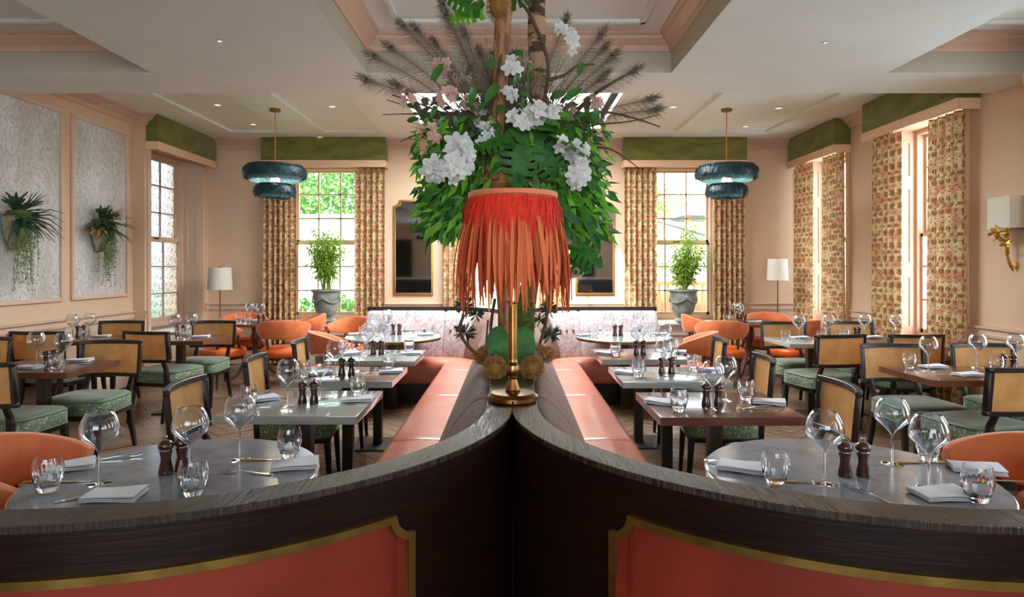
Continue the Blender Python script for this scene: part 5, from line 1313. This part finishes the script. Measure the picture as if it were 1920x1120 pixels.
def heart(w_, L):
    mb = MB(); n = 26; rim = []
    for i in range(n + 1):
        t_ = PI * i / n; rim.append((w_ * math.sin(t_) ** 3 * 1.0 + w_ * .12 * math.sin(t_), (5 - (13 * math.cos(t_) - 5 * math.cos(2 * t_) - 2 * math.cos(3 * t_) - math.cos(4 * t_))) / 22 * L))
    def q(x, y, sx): return (sx * x, y, .35 * x * (1 - .7 * x / w_) + .006 * math.sin(y / L * 28) * x / w_ - .2 * y * y / L)
    for sx in (-1, 1):
        for a, b_ in zip(rim, rim[1:]):
            rows = [[q(p[0] * u, max(0, p[1]) * (1 - u) + p[1] * u, sx) for u in (0, .33, .66, 1)] for p in (a, b_)]
            for j in range(3): mb.add([rows[0][j], rows[0][j + 1], rows[1][j + 1], rows[1][j]], [(0, 1, 2, 3) if sx > 0 else (3, 2, 1, 0)])
    return mb.mesh('anthurium_leaf', M['leaf_dark'], merge=True, recalc=False, angle=80)
HRT = heart(.10, .22); LNG = heart_leaf(.026, .17, M['leaf'], 0, 'long_leaf', .3, .5); LNB = heart_leaf(.026, .15, M['leaf_bright'], 0, 'long_leaf', .3, .5)
LDK = heart_leaf(.036, .2, M['leaf_dark'], 0, 'long_leaf', .3, .4); SML = heart_leaf(.016, .06, M['leaf'], 0, 'small_leaf', .3, .3)
def put_leaf(me, pos, direction, face=(0, -1, .3), sc_=1):
    y = Vector(direction).normalized(); z = Vector(face); z = (z - y * z.dot(y)).normalized(); x = y.cross(z)
    o = link(me.name.split('.')[0], me, ft); o.matrix_local = Matrix.Translation(pos) @ Matrix((x, y, z)).transposed().to_4x4() @ Matrix.Scale(sc_, 4); return o
put_leaf(MON, P(1010, 235, 3.15), (1, -.1, -.35), (.1, -.5, 1), 1.15); put_leaf(MON, P(985, 245, 3.2), (-.15, -.2, -1), (0, -1, .2), .95); put_leaf(MON, P(960, 262, 3.15), (-.9, -.2, -.1), (0, -.8, .7), .7)
put_leaf(MON, P(1000, 262, 3.2), (.6, -.2, -.9), (0, -1, .2), .8); put_leaf(HRT, P(958, 640, 2.95), (0, -.12, -1), (0, -1, .0), 1.0)
put_leaf(MON, P(1060, 455, 3.3), (.8, -.2, -.35), (.1, -.8, .6), .75); put_leaf(MON, P(1050, 480, 3.3), (.9, -.2, -.3), (.1, -.9, .5), .6)
put_leaf(MON, P(880, -30, 3.3), (-.5, -.2, .6), (0, -1, .3), .8); put_leaf(MON2, P(905, 25, 3.3), (-.9, -.2, -.1), (0, -1, .4), .6); put_leaf(MON, P(900, 20, 3.3), (-.6, -.3, .3), (0, -1, .4), .7)
put_leaf(MON, P(955, 10, 3.4), (.7, -.3, .5), (0, -1, .4), .6)
for k in range(250):
    side = -1 if k % 2 else 1
    cx_ = 960 + side * abs(rnd.gauss(95, 40)); cy_ = rnd.uniform(270, 425) + (rnd.uniform(0, 30) if side > 0 else 0)
    d_ = (side * rnd.uniform(.2, 1), rnd.uniform(-.5, .3), -rnd.uniform(.3, 1.3)); me = rnd.choice((LNG, LNB, LNB, LDK, LNG) if side < 0 else (LDK, LNB, LDK, LNG, MON2))
    if abs(cx_ - 960) > 150: cx_ = 960 + side * 140
    put_leaf(me, P(cx_, cy_, rnd.uniform(3.15, 3.65)), d_, (rnd.uniform(-.3, .3), -1, rnd.uniform(0, .8)), rnd.uniform(.45, .85) * (.6 if me is MON2 else 1))
for k in range(40):
    side = -1 if k % 2 else 1; put_leaf(rnd.choice((LDK, LNG)), P(960 + side * rnd.uniform(0, 110), rnd.uniform(225, 340), rnd.uniform(3.3, 3.6)), (side * rnd.uniform(.1, 1), rnd.uniform(-.6, .2), rnd.uniform(-.9, .4)), (0, -1, rnd.uniform(.2, .8)), rnd.uniform(.5, .9))
mb = MB(); mbb = MB()
for k in range(2000):
    side = -1 if k % 2 else 1
    if k % 3: cx_, cy_ = 960 + side * abs(rnd.gauss(105, 36)), rnd.uniform(300, 440)
    else: cx_, cy_ = 960 + side * abs(rnd.gauss(100, 45)), rnd.uniform(215, 330)
    if abs(cx_ - 960) > 178: continue
    if cy_ > 360 and abs(cx_ - 960) < 70: continue
    p = P(cx_, cy_, rnd.uniform(3.15, 3.75)); d_ = Vector((side * rnd.uniform(0, 1), rnd.gauss(0, .5), -rnd.uniform(-.2, 1.2))).normalized(); s_ = d_.cross(Vector((rnd.gauss(0, .5), -1, rnd.gauss(0, .5)))).normalized(); L = rnd.uniform(.04, .11); q = p + d_ * L * .45
    (mbb if rnd.random() < .55 else mb).add([p, q + s_ * L * .17, p + d_ * L + Vector((0, 0, -.01)), q - s_ * L * .17, q + Vector((0, .004, -.006))], [(0, 1, 4), (1, 2, 4), (2, 3, 4), (3, 0, 4)])
tag(mb.build('dark_foliage', M['leaf'], ft, smooth=False, recalc=False), kind='stuff'); tag(mbb.build('bright_foliage', M['leaf_bright'], ft, smooth=False, recalc=False), kind='stuff')
# small leaves and twigs
for k in range(120):
    a = R(rnd.uniform(10, 170)); r_ = rnd.uniform(90, 205); base = P(960 + rnd.uniform(-40, 40), 330, 3.4); tip = P(960 + math.cos(a) * r_ * 1.05, 335 - math.sin(a) * r_ * 1.25, rnd.uniform(3.05, 3.8))
    mid = base.lerp(tip, .5) + Vector((0, 0, .05)); pts = smooth([base, mid, tip], 4); mb = MB(); mb.tube(pts, [.004 - .003 * i / (len(pts) - 1) for i in range(len(pts))], 4, cap=False); mb.build('twig', M['twig'], ft)
    if k % 3 != 2:
        for j in range(5): put_leaf(SML, pts[-1 - j * 2] , (rnd.gauss(0, 1), rnd.gauss(0, .6), rnd.gauss(0, 1)), (0, -1, .4), rnd.uniform(.8, 1.7))
# dried grasses
mb = MB()
for k in range(1100):
    a = R(rnd.gauss(100, 30)); r_ = rnd.uniform(120, 290); base = P(950 + rnd.uniform(-50, 50), 320, 3.45); tip = P(955 + math.cos(a) * r_ * .62, 340 - math.sin(a) * r_, rnd.uniform(3.2, 3.8)); m_ = base.lerp(tip, .55) + Vector((rnd.uniform(-.02, .02), 0, .02)); s_ = Vector((.0019, 0, 0))
    mb.add([base - s_, base + s_, m_ + s_, tip, m_ - s_], [(0, 1, 2, 4), (4, 2, 3)])
    for _ in range(5):
        q = m_.lerp(tip, rnd.uniform(.2, 1)); d_ = Vector((rnd.gauss(0, 1), rnd.gauss(0, 1), rnd.gauss(.3, 1))).normalized() * .03; mb.add([q, q + d_ + Vector((.0025, 0, 0)), q + d_ * 1.2], [(0, 1, 2)])
tag(mb.build('dried_grass', M['dry'], ft, smooth=False, recalc=False), kind='stuff')
# peacock feathers
def peacock(px, py, y=3.3, bend=.12, sx0=960, sy0=330, w_=.075):
    tip = P(px, py, y); base = P(sx0, sy0, 3.42); d_ = tip - base; mid = base.lerp(tip, .55) + Vector((0, 0, abs(d_.x) * bend)); pts = smooth([base, mid, tip], 14); n = len(pts)
    mb = MB(); mb.tube(pts, [.0035 - .0025 * i / (n - 1) for i in range(n)], 4, cap=False)
    for i in range(int(n * .3), n - 1):
        p = pts[i]; t_ = (pts[i + 1] - pts[i]).normalized(); s_ = t_.cross(Vector((0, 1, 0))).normalized()
        for j in range(5):
            q = p.lerp(pts[i + 1], j / 5)
            for sg in (-1, 1):
                L = w_ * (1.7 - .9 * (i / n)) * rnd.uniform(.7, 1.3); e = q + (s_ * sg * .75 + t_ * .8 + Vector((0, rnd.uniform(-.3, .3), 0))).normalized() * L + Vector((0, 0, -.012)); w2 = t_ * .0017; mb.add([q - w2, q + w2, e], [(0, 1, 2)])
    o = mb.build('peacock_feather', M['peacock'], ft, smooth=False, recalc=False)
    eye = MB(); t_ = (pts[-1] - pts[-3]).normalized(); s_ = t_.cross(Vector((0, 1, 0))).normalized(); c_ = pts[-1]
    for k in range(40):
        a = 2 * PI * k / 40; d2 = (s_ * math.cos(a) * .55 + t_ * (math.sin(a) + .25) + Vector((0, rnd.uniform(-.4, .4), 0))); w2 = d2.cross(Vector((0, 1, 0))) * .004; L = .06 * rnd.uniform(.7, 1.25)
        eye.add([c_ - w2, c_ + w2, c_ + d2 * L], [(0, 1, 2)])
    eye.build('eye_fringe', M['peacock'], o, smooth=False, recalc=False)
    MB().lathe([(0, -.003), (.010, -.001), (.012, .001), (0, .004)], 12, c=c_ + Vector((0, -.003, 0)), m=Matrix.Rotation(PI / 2, 3, 'X')).build('eye', M['peacock_eye'], o)
for px, py, y in ((688, 150, 3.2), (745, 160, 3.3), (702, 106, 3.25), (733, 90, 3.4), (757, 50, 3.3), (781, 56, 3.5), (836, 30, 3.3), (872, 66, 3.1), (815, 80, 3.6), (830, 10, 3.5), (1126, 66, 3.3), (1148, 106, 3.2), (1130, 144, 3.1), (1188, 133, 3.4), (1218, 186, 3.25), (1228, 206, 3.35), (1133, 90, 3.5), (1060, 40, 3.6), (900, 100, 3.6)):
    peacock(px, py, y)
# blossoms
def blossom(c, axis, r_, m, ph=0):
    mb = MB(); petal_ring(mb, c, axis, 5, r_, r_ * .42, .25, ph); petal_ring(mb, Vector(c) + Vector(axis).normalized() * r_ * .12, axis, 4, r_ * .6, r_ * .3, .5, ph + .6); return mb
def cluster(px, py, y, rad, n, r_, m, name='flower_cluster', sq=1.0, label=None):
    c = P(px, py, y); o = link(name, None, ft, c); 
    if label: o['label'] = label
    mb = MB(); yk = MB()
    for k in range(n):
        v = Vector((rnd.gauss(0, 1), -abs(rnd.gauss(0, 1)) - .2, rnd.gauss(0, 1))).normalized(); p = Vector((v.x * rad, v.y * rad * .8, v.z * rad * sq)) * rnd.uniform(.6, 1); q = blossom(p, v + Vector((0, -.5, 0)), r_ * rnd.uniform(.8, 1.15), m, rnd.uniform(0, 6)); mb.add(q.v, q.f)
        pc = p + (v + Vector((0, -.5, 0))).normalized() * r_ * .2; yk.lathe([(0, -.004), (.005, 0), (0, .004)], 6, c=pc)
    mb.build('petals', m, o, recalc=False, angle=60); yk.build('flower_centres', M['yolk'], o)
for px, py, y, rad, n, r_, sq in ((858, 300, 3.1, .085, 14, .042, 1.2), (853, 262, 3.1, .045, 3, .05, 1), (812, 312, 3.15, .05, 4, .055, 1), (838, 330, 3.15, .05, 5, .036, 1), (911, 258, 3.2, .05, 7, .034, 1.2), (906, 225, 3.3, .05, 6, .03, 1.2), (960, 130, 3.2, .035, 5, .035, 1.6), (955, 178, 3.2, .03, 4, .03, 1), (975, 228, 3.12, .06, 7, .036, 1), (1003, 213, 3.1, .05, 4, .04, 1), (1035, 217, 3.15, .05, 6, .034, .8), (1082, 322, 3.12, .055, 10, .036, 1.25), (1086, 282, 3.15, .045, 6, .034, .8), (1064, 300, 3.2, .035, 4, .03, 1), (1072, 76, 3.25, .035, 6, .032, 2.2), (1055, 55, 3.3, .03, 4, .03, 1.5), (1048, 268, 3.1, .03, 3, .035, 1), (830, 225, 3.4, .05, 4, .03, 1), (1060, 410, 3.25, .03, 4, .03, 1.4)):
    cluster(px, py, y, rad, n, r_, M['petal'], sq=sq)
for px, py, y, rad, n, r_, sq in ((830, 120, 3.3, .045, 7, .026, 1), (840, 183, 3.2, .06, 8, .026, 1), (802, 252, 3.15, .05, 7, .028, 1), (1111, 192, 3.3, .045, 6, .026, 1), (1068, 207, 3.3, .04, 5, .026, 1), (765, 185, 3.2, .04, 5, .024, 1.3), (880, 200, 3.3, .05, 6, .026, 1), (1078, 510, 3.3, .03, 5, .026, .8), (1062, 445, 3.3, .035, 5, .028, 1), (985, 120, 3.5, .06, 8, .026, 1.5), (850, 150, 3.4, .05, 5, .024, 1)):
    cluster(px, py, y, rad, n, r_, M['petal_pink'], sq=sq, label='pale pink blossom cluster')
# succulents and driftwood in the planter
for px, py, y, s_ in ((872, 575, 3.6, .08), (872, 625, 3.6, .085), (893, 590, 3.7, .06), (1028, 580, 3.6, .07), (1034, 628, 3.6, .08), (1012, 600, 3.7, .06)):
    c = P(px, py, y); mb = MB()
    for k in range(60):
        v = Vector((rnd.gauss(0, 1), rnd.gauss(0, 1), rnd.gauss(.2, .7))).normalized(); w2 = v.orthogonal().normalized() * .006; e = c + v * s_ * rnd.uniform(.7, 1); m_ = c + v * s_ * .6
        mb.add([c, m_ + w2, e, m_ - w2], [(0, 1, 2, 3)])
    mb.build('succulent', M['succulent'], ft, smooth=False, recalc=False)
mossball(P(905, 668, 3.2), .045, M['moss'], 500, (1, 1.6, .8)); mossball(P(1022, 665, 3.2), .045, M['moss'], 500, (1, 1.6, .8))
